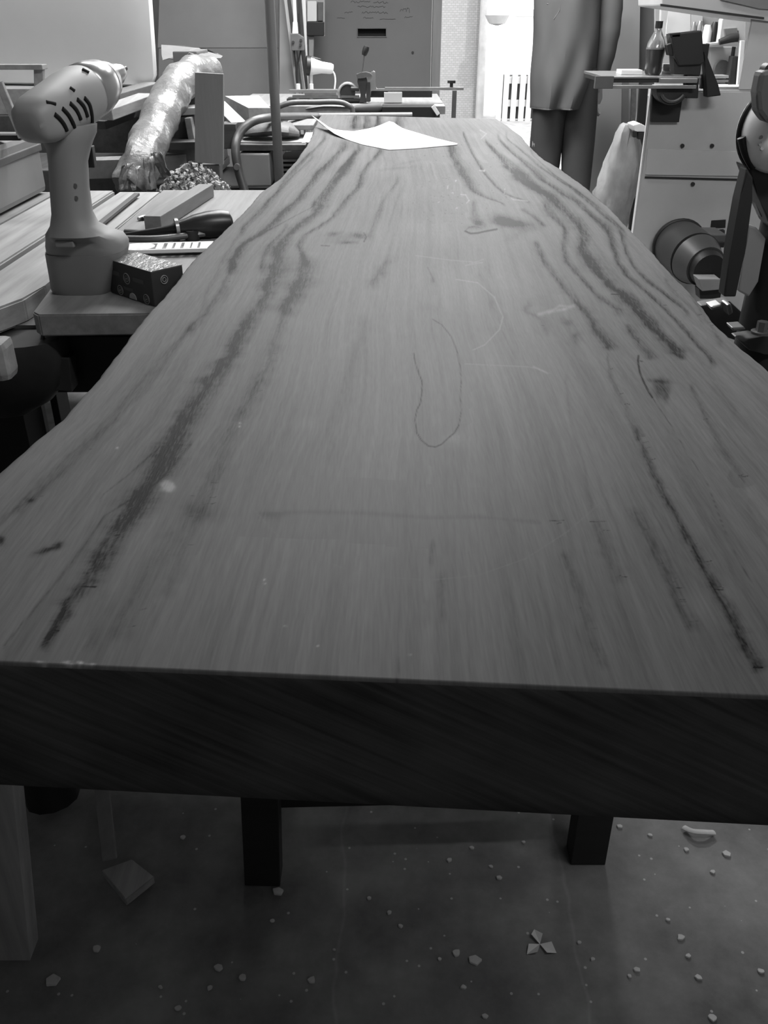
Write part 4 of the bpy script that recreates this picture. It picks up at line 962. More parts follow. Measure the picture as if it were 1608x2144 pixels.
# shavings
random.seed(31)
def shavings(name, cx0, cx1, cy0, cy1, zc, hgt, n, label):
    bm = NB()
    for k in range(n):
        x = random.uniform(cx0, cx1); y = random.uniform(cy0, cy1); u = (x-cx0)/(cx1-cx0)*2-1; v = (y-cy0)/(cy1-cy0)*2-1
        z = zc+max(0, (1-u*u*.8)*(1-v*v*.6))*hgt*random.uniform(.5, 1)
        R_ = random.uniform(.004, .010); a0_ = random.uniform(0, 6.28); w_ = random.uniform(.002, .005)
        ax_ = Vector((random.uniform(-1, 1), random.uniform(-1, 1), random.uniform(-.6, .6))).normalized(); u_ = ax_.orthogonal().normalized(); v_ = ax_.cross(u_)
        prev = None
        for j in range(7):
            an = a0_+j*.75; q = Vector((x, y, z+R_*.6))+(u_*math.cos(an)+v_*math.sin(an))*R_*(1-j*.05)
            q.z = max(q.z, zc+.001)
            pr = (bm.verts.new(q-ax_*w_), bm.verts.new(q+ax_*w_))
            if prev: bm.faces.new((prev[0], prev[1], pr[1], pr[0]))
            prev = pr
    o = single(name, bm, mat('shaving_wood', 165, .8, .25, (40, 40, 40)), label, 'wood shavings', kind='stuff', smooth=True)
    return o
shavings('wood_shavings', -.58, -.40, 2.28, 2.49, .766, .10, 1300, 'heap of curled wood shavings on the rack below the upright board')
# white tank
bm = NB()
q = [YP(62, 134, 3.25), YP(325, 178, 2.98)]
R3 = .03
def tank_ring(z, grow):
    p1 = Vector((YP(330, 178, 2.98).x+grow, 2.98-grow*.3, z)); d1 = Vector((-1, .22, 0)).normalized(); d2 = Vector((-.22, 1, 0)).normalized()
    c = [p1, p1+d1*.85, p1+d1*.85+d2*.35, p1+d2*.35]; out = []
    cen = sum(c, Vector())/4
    n = 40
    # rounded rectangle in the (d1,d2) frame
    for k in range(n):
        a = 2*math.pi*(k+.5)/n; ca, sa = math.cos(a), math.sin(a); e = 9; qq = (abs(ca)**e+abs(sa)**e)**(-1/e)
        out.append(cen+d1*(.425+grow)*qq*ca+d2*(.175+grow)*qq*sa)
    for p in out: p.z = z
    return out
zb3 = YP(300, 184, 2.98).z
bm = NB(); loft(bm, [tank_ring(zb3, -.025), tank_ring(zb3+.008, -.006), tank_ring(zb3+.03, 0), tank_ring(zb3+.45, .012), tank_ring(zb3+.6, .015), tank_ring(zb3+.63, -.005)])
tk = thing('plastic_tank', 'big white round-cornered plastic tank on the timber pile at upper left', 'tank', (-1.1, 3.1, zb3))
part('tank_body', bm, mat('tank_white', 250, .5, .02), tk, True)
bm = NB(); cyl(bm, (-1.1, 3.15, zb3+.629), (-1.1, 3.15, zb3+.66), .07); part('tank_lid', bm, M_white, tk, True)
bm = NB(); box(bm, (-1.5, 2.96, .931), (-.76, 3.20, zb3-.001), .002); single('timber_stack', bm, M_wl, 'pale boards lying directly beneath the white tank', 'timber', G)
# pale upright cupboard at far left
cp = thing('cupboard', 'tall pale cupboard at the far left edge behind the white tank', 'cupboard', (-1.6, 3.8, 0))
bm = NB(); box(bm, (-2.1, 3.7, 0), (-1.2, 4.1, 2.0), .006); part('carcass', bm, mat('cupboard_pale', 190, .6, .04), cp)
for (x0, x1) in ((-2.09, -1.473), (-1.467, -1.21)):
    bm = NB(); box(bm, (x0, 3.68, .05), (x1, 3.699, 1.98), .002); dd_ = part('door', bm, MATS['cupboard_pale'], cp)
    bm = NB(); cyl(bm, (x1-.04 if x1 < -1.4 else x0+.04, 3.66, 1.0), (x1-.04 if x1 < -1.4 else x0+.04, 3.68, 1.0), .012, 12); part('knob', bm, M_iron, dd_)
# steel pole
bm = NB(); q = YP(575, 200, 2.8); cyl(bm, (q.x, 2.8, 0), (q.x, 2.8, HC), .0140, 24)
po = thing('steel_pole', 'grey steel pole running floor to ceiling left of the slab', 'pole', (q.x, 2.8, 0))
part('tube', bm, M_pole, po, True); bm = NB(); cyl(bm, (q.x, 2.8, 0), (q.x, 2.8, .012), .06, 24); part('base_flange', bm, M_pole, po, True)

# curved tube handles (hand cart)
hc = thing('hand_cart', 'folding cart with two bent tube handles parked beyond the left edge of the slab', 'cart', (-.35, 3.1, 0))
bm = NB(); pth = [YP(516, 430, 2.84), YP(512, 400, 2.85), YP(499, 355, 2.86), YP(493, 312, 2.87), YP(500, 282, 2.90), YP(520, 260, 2.92), YP(550, 248, 2.96), YP(600, 244, 3.12), YP(668, 243, 3.42)]
pth = [Vector((pth[0].x+.01, 2.84, 0.0))]+pth+[Vector((.1, 3.44, pth[-1].z))]
tube(bm, [pth[0]]+smoothpath(pth[1:-1], 5)+[pth[-1]], .0105, 12, flat=1.3); part('handle', bm, M_iron, hc, True)
bm = NB(); pth2 = [YP(560, 240, 3.75), YP(583, 224, 3.75), YP(612, 215, 3.75), YP(660, 214, 3.75), YP(712, 214, 3.75), YP(738, 226, 3.75)]
pth2 = [Vector((pth2[0].x-.02, 3.75, 0))]+pth2+[Vector((pth2[-1].x+.02, 3.75, 0))]
tube(bm, [pth2[0]]+smoothpath(pth2[1:-1], 5)+[pth2[-1]], .010, 12); part('handle', bm, M_iron, hc, True)
bm = NB(); q = YP(497, 348, 2.85); cyl(bm, q, q-Vector((0, .018, 0)), .009, 12); part('rivet', bm, M_steel, hc, True)
zd = YP(560, 372, 2.890).z
bm = NB(); box(bm, (-.56, 2.890, zd-.06), (-.235, 3.330, zd-.03)); box(bm, (-.55, 2.910, 0), (-.53, 2.930, zd-.06)); box(bm, (-.26, 2.910, 0), (-.24, 2.930, zd-.06)); box(bm, (-.55, 3.290, 0), (-.53, 3.310, zd-.06)); box(bm, (-.26, 3.290, 0), (-.24, 3.310, zd-.06)); part('platform', bm, M_dark, hc)
ztop = zd-.03
bm = NB(); a_ = YP(500, 322, 2.920); b_ = YP(566, 372, 2.920)
box(bm, (a_.x, 2.920, ztop), (b_.x, 3.220, a_.z), .004); ca = single('pale_carton', bm, mat('carton_pale', 165, .6, .04), 'pale plain carton inside the bent tube handle left of the pole', 'carton')
bm = NB(); a_ = YP(584, 336, 2.940); b_ = YP(640, 372, 2.940)
cr = thing('slatted_crate', 'dark slatted crate between the steel pole and the slab', 'crate', ((a_.x+b_.x)/2, 3.070, ztop))
box(bm, (a_.x, 2.970, ztop), (-.235, 3.210, a_.z), .002); part('crate_body', bm, M_black, cr)
for k in range(5):
    bm = NB(); zz = ztop+.012+(a_.z-ztop)*k/5.3; box(bm, (a_.x-.002, 2.958, zz), (-.233, 2.968, zz+.006)); part('slat', bm, M_mid, cr)
zc = a_.z if a_.z > 0 else .7
c1 = YP(500, 322, 2.920).z
for k, (x0, x1, yy, m_, lb, z_lo, z_hi) in enumerate(((498, 640, 2.930, M_wd, 'dark plank lying across the pale carton beside the pole', 316, 303), (500, 655, 2.970, M_wx, 'thin pale board above the dark plank beside the pole', 302, 297))):
    a_ = YP(x0, z_lo, yy); b_ = YP(x1, z_hi, yy); bm = NB(); box(bm, (a_.x, yy, a_.z), (min(b_.x, -.22), yy+.2, b_.z), .002); single('plank', bm, m_, lb, 'plank')
# dark folded bag / leather
bm = NB(); random.seed(8)
rgs = []
for i, (px, ry, zh) in enumerate(((508, .01, .004), (516, .05, .02), (540, .08, .035), (575, .09, .04), (610, .08, .034), (628, .03, .012))):
    c = YP(px, 296, 3.050); rgs.append([Vector((c.x, c.y+ry*math.cos(a)*.9, c.z+.016+zh*(.55+.55*math.sin(a))+random.uniform(-.002, .002))) for a in [2*math.pi*k/14 for k in range(14)]])
loft(bm, rgs); single('folded_sack', bm, mat('sack_grey', 92, .6, .25, (25, 25, 25), bump=.8), 'dark folded sack lying inside the bent tube handle', 'sack', smooth=True)
bm = NB(); ps = [YP(632, 298, 2.970), YP(655, 298, 2.970), YP(656, 276, 3.070), YP(640, 277, 3.070)]
vs = [bm.verts.new(p) for p in ps]; bm.faces.new(vs); bmesh.ops.subdivide_edges(bm, edges=bm.edges[:], cuts=4, use_grid_fill=True)
for v in bm.verts: v.co.y += random.uniform(-.01, .01)
o = single('plastic_wrap', bm, M_white, 'crumpled white plastic beside the left far edge of the slab', 'plastic wrap'); md = o.modifiers.new('t', 'SOLIDIFY'); md.thickness = .002
bm = NB(); a_ = YP(595, 272, 3.070); b_ = YP(656, 262, 3.070); box(bm, (a_.x, 3.070, a_.z), (b_.x, 3.270, b_.z), .002); single('plank', bm, M_mid, 'grey plank end above the white plastic at the slab corner', 'plank')

# ------------------------------------------------------------------ back bench and the saw on it
ZK = YP(750, 218, 4.05).z
kb = thing('back_bench', 'bench at the far end of the slab carrying the mitre saw', 'bench', (-.1, 4.3, 0))
bm = NB(); box(bm, (-.62, 3.95, ZK-.03), (.25, 4.6, ZK)); part('bench_top', bm, M_mid, kb)
for (x, y) in ((-.57, 4.0), (.20, 4.0), (-.57, 4.55), (.20, 4.55)):
    bm = NB(); beam(bm, (x, y, 0), (x, y, ZK-.03), .06, .06, up=(0, 1, 0)); part('leg', bm, M_wd, kb)
bm = NB(); box(bm, (-.60, 3.97, .35), (.23, 4.58, .37)); part('shelf', bm, M_wd, kb)
ms = thing('mitre_saw', 'hand mitre saw jig with long steel rails and a tall lever handle', 'saw', (-.1, 4.1, ZK))
YS = 4.1
def rail(x0, x1, y, hpx, yy, m, nm, depth=.03, label=None):
    a = YP(x0, y, yy); b = YP(x1, y, yy); h = abs(YP(x0, y+hpx, yy).z-a.z)
    bm = NB(); box(bm, (a.x, yy, a.z-h), (b.x, yy+depth, a.z), .0008); return part(nm, bm, m, ms, label=label)
rail(605, 706, 188, 6, YS, M_steel, 'rail'); rail(612, 752, 200, 5, YS, M_iron, 'rail'); rail(600, 760, 207, 6, YS, M_dark, 'base_rail', .1)
rail(806, 971, 183, 6, YS-.02, M_steel, 'rail'); rail(765, 918, 216, 5, YS, M_iron, 'base_rail', .12)
rail(775, 905, 190, 14, YS+.04, M_dark, 'fence', .01)
rail(804, 842, 194, 21, YS-.03, mat('pale_block', 170, .6, .08), 'clamp_block', .05, 'pale block')
rail(780, 812, 186, 4, YS-.01, M_steel, 'rail')
for px in (624, 652):
    for (y0, y1) in ((176, 188), (207, 215)):
        a = YP(px-4, y0, YS-.01); b = YP(px+3, y1, YS-.01); bm = NB(); cyl(bm, ((a.x+b.x)/2, YS+.01, b.z), ((a.x+b.x)/2, YS+.01, a.z), .008, 12); part('peg', bm, M_white, ms, True)
# frame casting
bm = NB(); ppoly(bm, [(749, 158), (758, 150), (766, 156), (770, 175), (764, 200), (768, 215), (752, 216), (756, 196), (748, 172)], YS-.02, .03, .002); part('saw_arm', bm, M_dark, ms)
bm = NB(); ppoly(bm, [(769, 165), (779, 152), (781, 148), (785, 150), (786, 180), (790, 188), (776, 190), (775, 214), (768, 214)], YS-.02, .03, .002); part('saw_arm', bm, M_steel, ms)
bm = NB(); ppoly(bm, [(746, 155), (756, 152), (766, 150), (776, 153), (779, 158), (762, 164), (748, 165)], YS-.03, .02, .002); part('saw_arm', bm, M_iron, ms)
bm = NB(); ppoly(bm, [(768, 172), (775, 172), (776, 212), (766, 213)], YS-.03, .01, .001); part('saw_arm', bm, M_dark, ms)
bm = NB(); tube(bm, [YP(757, 155, YS), YP(763, 113, YS)], .003, 8); lv = part('lever', bm, M_iron, ms, True)
bm = NB(); a = YP(762, 116, YS); b = YP(768, 97, YS); tube(bm, [a, a.lerp(b, .3), a.lerp(b, .7), b], [.009, .012, .0135, .011], 16); part('grip', bm, M_black, lv, True)
bm = NB(); cc_ = YP(728, 195, YS); tube(bm, [cc_+Vector((.038*math.cos(a), 0, .038*math.sin(a))) for a in [math.pi*(1.15-1.1*i/14) for i in range(15)]], .006, 8); part('blade_guard', bm, M_steel, ms, True)
bm = NB(); cyl(bm, cc_+Vector((0, .004, 0)), cc_+Vector((0, .012, 0)), .032, 24); part('blade', bm, M_dark, ms, True)
bm = NB(); tube(bm, [YP(735, 186, YS-.01), YP(752, 186, YS-.01)], .009, 10); part('spindle', bm, M_black, ms, True)
# F clamp on the rail end
cl_ = thing('bar_clamp', 'small screw clamp on the outer end of the steel rail against the bright doorway', 'clamp', YP(950, 240, YS-.03))
bm = NB(); box(bm, (YP(950, 200, YS).x-.009, YS-.045, .66), (YP(950, 200, YS).x+.009, YS-.028, YP(950, 188, YS).z), .001); part('post', bm, M_iron, cl_)
bm = NB(); q = YP(945, 183, YS-.005); cyl(bm, (q.x, YS-.005, q.z+.001), (q.x, YS-.005, q.z+.016), .007, 12); part('screw', bm, M_dark, cl_, True)
bm = NB(); cyl(bm, (q.x, YS-.005, q.z+.016), (q.x, YS-.005, q.z+.026), .017, 16); part('knob', bm, M_black, cl_, True)
# rubber mallet handle lying near
bm = NB(); a = YP(738, 228, 3.9); b = YP(800, 226, 3.9); zk2 = ZK+.019
tube(bm, [a.lerp(b, t) for t in (0, .15, .6, .9, 1.0)], [.010, .014, .019, .021, .014], 16); single('mallet_grip', bm, mat('rubber_grey', 72, .7, .1), 'dark rubber-gripped tool lying across the far end of the slab', 'tool', smooth=True)
bm = NB(); a_ = YP(800, 236, 3.85); b_ = YP(912, 222, 3.85); box(bm, (a_.x, 3.82, a_.z-.06), (b_.x, 3.94, b_.z), .003); single('tool_tray', bm, M_black, 'black shallow tray just behind the far end of the slab', 'tray')
bm = NB(); beam(bm, YP(906, 222, 3.80), YP(918, 240, 3.80), .014, .01, up=(0, 1, 0)); single('paper_tag', bm, M_white, 'small white slip at the right end of the black tray', 'slip')
# low clutter under left hoop
bm = NB(); tube(bm, smoothpath([YP(640, 228, 3.95), YP(680, 222, 3.95), YP(735, 224, 3.95)]), [.004]+[.012]*7+[.006], 10, flat=.5); single('hand_saw_blade', bm, M_iron, 'flat grey tool blade lying between the two bent handles', 'blade', smooth=True)

# ------------------------------------------------------------------ fittings against the back wall, left of the door
bm = NB(); ppoly(bm, [(585, -60), (597, -60), (600, 5), (606, 60), (612, 120), (618, 186), (608, 300), (585, 300)], 5.6, .02, .002); single('partition_board', bm, mat('partition_grey', 126, .7, .05), 'grey board with a slanting edge standing right behind the steel pole', 'board')
bm = NB(); ppoly(bm, [(335, -60), (583, -60), (583, 100), (330, 100)], 5.8, .02, .002); single('sheet_panel', bm, mat('sheet_grey', 106, .75, .05), 'large dark grey sheet hung on the wall between tank and pole', 'sheet')
bm = NB(); ppoly(bm, [(332, 101.5), (583, 101.5), (583, 560), (332, 560)], 5.8, .02, .002); single('sheet_panel', bm, mat('sheet_grey2', 100, .75, .05), 'large dark grey lower sheet standing behind the timber pile', 'sheet')
bars = [((598, 0), (622, 190), 6, M_wz, 'pale lath, leftmost of the battens leaning left of the door'), ((607, -40), (620, 60), 6, M_steel, 'bright rod leaning beside the leftmost batten left of the door'), ((615, -40), (626, 140), 5, M_wz, 'thin batten behind the grey switch box'), ((625, -40), (632, 55), 7, M_dark, 'dark rod above the grey switch box'), ((634, -40), (640, 145), 9, wood('pale_up', 175, 'z', .15), 'wide pale upright batten next to the wall meter')]
for k, (p, q, wpx, m_, lb) in enumerate(bars):
    a = YP(p[0], p[1], 5.5+.035*k); b = YP(q[0], q[1], 5.5+.035*k); bm = NB(); d_ = (b-a).normalized(); b = a+d_*((a.z-.0)/abs(d_.z)) if abs(d_.z) > .1 else b
    a = a-d_*.5
    beam(bm, a, b, wpx*5/1850, .02, up=(0, 1, 0)); single('leaning_batten', bm, m_, lb, 'batten', 'battens leaning left of the door')
sw = thing('switch_box', 'grey surface-mounted switch box with conduit left of the back door', 'switch', YP(620, 105, 5.42))
bm = NB(); ppoly(bm, [(608, 70), (624, 70), (636, 78), (636, 106), (610, 106)], 5.42, .05, .003); part('case', bm, M_iron, sw)
for (x, y) in ((614, 88), (630, 84), (629, 94)):
    bm = NB(); q = YP(x, y, 5.42); cyl(bm, q, q-Vector((0, .012, 0)), .007, 12); part('knob', bm, M_dark, sw)
bm = NB(); ppoly(bm, [(613, 46), (622, 46), (624, 70), (612, 70)], 5.44, .03, .002); q = YP(618, 46, 5.46); cyl(bm, q, (q.x, q.y, HC), .010, 10); part('conduit', bm, M_white, sw)
bm = NB(); tube(bm, smoothpath([YP(616, 106, 5.44), YP(620, 130, 5.44), YP(621, 160, 5.44), YP(624, 188, 5.44)]), .006, 8); tube(bm, smoothpath([YP(630, 106, 5.44), YP(626, 125, 5.44), YP(623, 140, 5.44), YP(624, 188, 5.44)]), .005, 8); part('cable', bm, M_black, sw, True)
mt = thing('meter_box', 'meter box with a white face and black lower half hanging left of the door', 'meter', YP(660, 75, 6.6))
bm = NB(); ppoly(bm, [(640, -30), (680, -30), (680, 76), (640, 76)], 6.65, .03, .002); part('back_plate', bm, mat('plate_pale', 165, .6, .1), mt)
bm = NB(); ppoly(bm, [(643, 2), (663, 2), (663, 45), (643, 45)], 6.60, .045, .004); part('white_face', bm, M_white, mt)
bm = NB(); ppoly(bm, [(665, 4), (676, 4), (676, 44), (665, 44)], 6.61, .04, .003); part('side_unit', bm, M_iron, mt)
bm = NB(); ppoly(bm, [(642, 46), (678, 46), (678, 75), (642, 75)], 6.58, .065, .004); part('black_cover', bm, M_black, mt)
bm = NB(); ppoly(bm, [(646, 76), (657, 76), (656, 118), (647, 118)], 6.62, .04, .003); part('conduit', bm, mat('conduit_grey', 140, .5), mt)
# task lamp
tl = thing('task_lamp', 'white bench lamp with a black rim and curved arm left of the lever', 'lamp', YP(690, 190, 4.45))
bm = NB(); a = YP(648, 140, 4.4); b = YP(655, 132, 4.42); d_ = Vector((1, .2, -.12)).normalized()
c = YP(646, 138, 4.4); tube(bm, [c+d_*t for t in (0, .02, .06, .10, .11)], [.036, .034, .024, .022, .018], 22); part('shade', bm, M_white, tl, True)
bm = NB(); tube(bm, [c-d_*.012, c+d_*.006], .040, 24); part('rim', bm, M_black, tl, True)
bm = NB(); tube(bm, [c+d_*.012+Vector((0, 0, .032)), c+d_*.055+Vector((0, 0, .030))], [.010, .006], 10); part('top_cap', bm, M_black, tl, True)
bm = NB(); tube(bm, smoothpath([c+d_*.10, YP(692, 144, 4.45), YP(700, 155, 4.45), YP(702, 170, 4.45), YP(700, 190, 4.45)]), .004, 8); part('arm', bm, M_white, tl, True)
bm = NB(); tube(bm, [YP(652, 152, 4.42), YP(652, 188, 4.42)], .006, 8); part('stand', bm, M_white, tl, True)
bm = NB(); q = YP(676, 196, 4.45); box(bm, (YP(640, 190, 4.45).x, 4.38, ZK), (YP(706, 190, 4.45).x, 4.52, YP(676, 188, 4.45).z), .003); part('base', bm, M_iron, tl)

# ------------------------------------------------------------------ boards leaning behind the man, right
def leanboard(pts, y, th, m, lb): bm = NB(); ppoly(bm, pts, y, th, .002); return single('leaning_board', bm, m, lb, 'board', 'boards standing behind the bandsaw')
leanboard([(1255, -60), (1342, -60), (1336, 250), (1330, 490), (1215, 490), (1236, 330), (1252, 200)], 5.75, .02, mat('pale_sheet', 140, .7, .05, (3, 3, 3)), 'wide pale sheet behind the man, between him and the bandsaw')
leanboard([(1338, -60), (1398, -60), (1362, 482), (1300, 482)], 5.9, .02, mat('darker_sheet', 100, .7, .06, (3, 3, 3)), 'darker grey sheet behind the bottle, left of the bandsaw')
leanboard([(1304, 150), (1318, 150), (1310, 497), (1297, 497)], 5.6, .02, mat('strip_sheet', 122, .7, .08, (3, 3, 3)), 'narrow grey board below the bandsaw table at its left')
leanboard([(1323, 180), (1333, 180), (1322, 501), (1312, 501)], 5.5, .02, M_mid, 'narrowest board beside the plastic sack')
leanboard([(1340, 180), (1358, 180), (1322, 627), (1306, 627)], 4.2, .02, M_black, 'black strip hanging below the left half of the bandsaw table')
# cable hanging by the boards
bm = NB(); tube(bm, smoothpath([YP(1270, -20, 5.6), YP(1273, 10, 5.6), YP(1268, 35, 5.6), YP(1275, 5, 5.6), YP(1278, -20, 5.6)]), .006, 8); single('hanging_cord', bm, M_dark, 'thin dark cord hanging down behind the man shoulder', 'cord', smooth=True)

# ------------------------------------------------------------------ bandsaw
YW = 3.2
bs = thing('bandsaw', 'large grey bandsaw cabinet at right with open throat', 'bandsaw', (1.05, 3.35, 0))
xl = YP(1365, 190, YW).x; xr = 1.34; zt_ = YP(1400, 190, YW).z
bm = NB(); zpoly(bm, [(xl, YW), (xr, YW), (xr, YW+.30), (xl+.075, YW+.30)], zt_, zt_-.0, .005); lowc = part('lower_cabinet', bm, M_saw, bs)
bm = NB(); x1_ = YP(1562, 100, YW).x; zpoly(bm, [(x1_, YW+.002), (xr, YW+.002), (xr, YW+.28), (x1_+.10, YW+.28)], 1.95, 1.95-zt_, .004); part('column', bm, M_saw, bs)
bm = NB(); xa = YP(1388, 12, YW).x
pts = [(1386, -200), (1386, 12), (1440, 20), (1560, 38), (1606, 44), (1640, 48), (1640, -200)]
ppoly(bm, pts, YW-.012, .30, .004); part('upper_wheel_case', bm, M_saw, bs)
bm = NB(); ppoly(bm, [(1480, -60), (1640, -60), (1640, 22), (1590, 18), (1510, 0)], YW-.02, .008, .001); part('case_panel', bm, mat('saw_panel', 120, .6), bs)
bm = NB(); ppoly(bm, [(1384, 8), (1600, 36), (1600, 40), (1384, 13)], YW-.016, .01); part('seam', bm, M_dark, bs)
bm = NB(); q0 = YP(1350, 371, YW); q1 = YP(1545, 376, YW); beam(bm, q0, q1, .010, .006, bev=.001); part('door_gap', bm, mat('gap_dark', 40, .8), bs)
bm = NB(); ppoly(bm, [(1356, 312), (1560, 318), (1556, 369), (1352, 366)], YW-.006, .008, .001); part('front_panel', bm, mat('panel_enamel', 192, .5, .05), bs)
for (x, y) in ((1428, 305), (1490, 305), (1450, 385), (1543, 413)):
    bm = NB(); q = YP(x, y, YW); cyl(bm, q, q-Vector((0, .008, 0)), .0065, 10); part('bolt', bm, M_dark, bs)
bm = NB(); ppoly(bm, [(1490, 462), (1520, 460), (1519, 477), (1488, 478)], YW-.004, .006, .001); part('outlet_slot', bm, M_black, bs)
bm = NB(); ppoly(bm, [(1502, 484), (1518, 482), (1518, 492), (1506, 494)], YW-.02, .02, .001); part('catch', bm, M_dark, bs)
# table
tz = YP(1300, 158, YW-.05).z
bm = NB(); box(bm, (YP(1250, 160, YW).x, YW-.10, tz-.006), (1.0, YW+.22, tz), .001); tb = part('table', bm, M_steel, bs)
bm = NB(); box(bm, (YP(1245, 160, YW-.1).x, YW-.12, tz-.034), (YP(1283, 160, YW-.1).x, YW-.10, tz+.002), .001); part('fence_rail', bm, M_iron, bs)
bm = NB(); box(bm, (YP(1262, 160, YW-.1).x, YW-.095, tz-.018), (.995, YW+.2, tz-.006), .001); part('table_rib', bm, M_dark, bs)
bm = NB(); box(bm, (YP(1282, 160, YW-.1).x, YW-.115, tz-.034), (.985, YW-.10, tz-.024), .001); box(bm, (YP(1380, 160, YW-.1).x, YW-.118, tz-.018), (.985, YW-.10, tz-.004), .002); part('fence_rail', bm, M_steel, bs)
# trunnion
cx_ = YP(1400, 182, YW-.04); R_ = .052
bm = NB(); n = 20; ring = [Vector((cx_.x+R_*math.cos(math.pi+math.pi*i/n), YW-.09, tz-.034+R_*math.sin(math.pi+math.pi*i/n)*.95)) for i in range(n+1)]
vs = [bm.verts.new(p) for p in ring]; vb = [bm.verts.new(p+Vector((0, .06, 0))) for p in ring]; bm.faces.new(vs); bm.faces.new(vb[::-1])
for i in range(len(vs)): bm.faces.new((vs[i], vb[i], vb[(i+1) % len(vs)], vs[(i+1) % len(vs)]))
part('trunnion', bm, M_dark, bs)
bm = NB(); tube(bm, [Vector((cx_.x+.038*math.cos(a), YW-.095, tz-.036+.036*math.sin(a))) for a in [math.pi*1.15+math.pi*.7*i/14 for i in range(15)]], .0055, 8); part('trunnion_arc', bm, M_iron, bs, True)
bm = NB(); ppoly(bm, [(1366, 200), (1430, 200), (1422, 256), (1364, 256)], YW-.02, .02, .002); part('dust_outlet', bm, M_black, bs)
# guides
bm = NB(); ppoly(bm, [(1405, 72), (1470, 64), (1475, 130), (1466, 136), (1422, 138), (1412, 120)], YW-.10, .06, .003); gd = part('blade_guide', bm, M_black, bs)
bm = NB(); ppoly(bm, [(1396, 94), (1412, 88), (1414, 118), (1400, 116)], YW-.09, .03, .002); part('guide_bracket', bm, M_black, bs)
bm = NB(); ppoly(bm, [(1466, 92), (1486, 92), (1482, 120), (1468, 118)], YW-.08, .03, .002); part('guide_bracket', bm, M_black, bs)
bm = NB(); ppoly(bm, [(1402, 70), (1425, 68), (1425, 78), (1404, 79)], YW-.10, .02, .002); part('guide_knob', bm, M_black, bs)
bm = NB(); ppoly(bm, [(1410, 118), (1470, 128), (1466, 158), (1412, 156)], YW-.09, .05, .002); part('guide_block', bm, M_dark, bs)
bm = NB(); ppoly(bm, [(1440, 130), (1466, 130), (1462, 206), (1436, 206)], YW-.085, .04, .003); part('guide_post', bm, M_dark, bs)
bm = NB(); ppoly(bm, [(1474, 108), (1482, 120), (1504, 178), (1510, 200), (1480, 204), (1482, 180)], YW-.09, .04, .003); part('chute', bm, M_black, bs)
bm = NB(); ppoly(bm, [(1468, 156), (1480, 154), (1480, 186), (1467, 186)], YW-.03, .02, .002); part('pointer', bm, M_iron, bs)
# motor
mo = thing('electric_motor', 'round dark electric motor bolted low on the front of the bandsaw cabinet', 'motor', (1.05, 3.0, .40))
c = YP(1478, 556, 2.93)
bm = NB(); cyl(bm, (c.x-.02, 3.197, c.z+.01), (c.x-.012, 3.0, c.z+.005), .088, 32, .086); part('motor_case', bm, mat('motor_grey', 60, .45, .1, metal=.2), mo, True)
bm = NB(); cyl(bm, (c.x-.012, 3.0, c.z+.005), (c.x, 2.93, c.z-.004), .084, 32, .066); part('end_shield', bm, mat('motor_grey2', 72, .4, .1, metal=.2), mo, True)
bm = NB(); cyl(bm, (c.x, 2.9299, c.z-.004), (c.x+.003, 2.90, c.z-.008), .060, 28, .052); part('fan_cover', bm, M_black, mo, True)
bm = NB(); torus(bm, (c.x-.02, 3.17, c.z+.01), (0, 1, 0), .088, .006, 32, 8); part('rim', bm, M_black, mo, True)
bm = NB(); q = YP(1480, 497, 3.05); box(bm, (q.x-.05, 3.02, q.z-.012), (q.x+.055, 3.14, q.z+.015), .003); part('terminal_box', bm, M_iron, mo)
bm = NB(); q = YP(1488, 508, 3.03); box(bm, (q.x-.04, 3.01, q.z-.012), (q.x+.04, 3.02, q.z+.006), .002); part('terminal_gap', bm, M_black, mo)
bm = NB(); ppoly(bm, [(1462, 584), (1508, 584), (1514, 606), (1470, 610)], 2.84, .06, .003); part('foot_block', bm, mat('foot_grey', 140, .6), mo)
bm = NB(); ppoly(bm, [(1464, 606), (1512, 606), (1508, 626), (1466, 626)], 2.87, .05, .002); part('foot_base', bm, M_black, mo)
# bottle on the table
bo = thing('drink_bottle', 'clear plastic bottle of dark drink with a black cap on the bandsaw table', 'bottle', (0, 0, 0))
q = YP(1366, 156, YW-.02); bx0, by0 = q.x, YW-.02; bo.location = (bx0, by0, tz); k_ = 2.86/1850
H = lambda y: YP(1366, y, YW-.02).z
bm = NB(); loft(bm, [ell(bx0, by0, tz+.0005, .022, .022), ell(bx0, by0, tz+.01, .0265, .0265), ell(bx0, by0, H(125), .0265, .0265), ell(bx0, by0, H(110), .0295, .0295), ell(bx0, by0, H(103), .030, .030)]); part('drink', bm, mat('cola_dark', 52, .2, .1, spec=.6), bo, True)
bm = NB(); loft(bm, [ell(bx0, by0, H(103), .0302, .0302), ell(bx0, by0, H(90), .0275, .0275), ell(bx0, by0, H(75), .018, .018), ell(bx0, by0, H(64), .0105, .0105), ell(bx0, by0, H(58), .0095, .0095)]); part('bottle_neck', bm, mat('clear_plastic', 205, .12, .05, spec=.8, trans=.75), bo, True)
bm = NB(); cyl(bm, (bx0, by0, H(59)), (bx0, by0, H(44)), .0115, 20); part('cap', bm, M_black, bo, True)
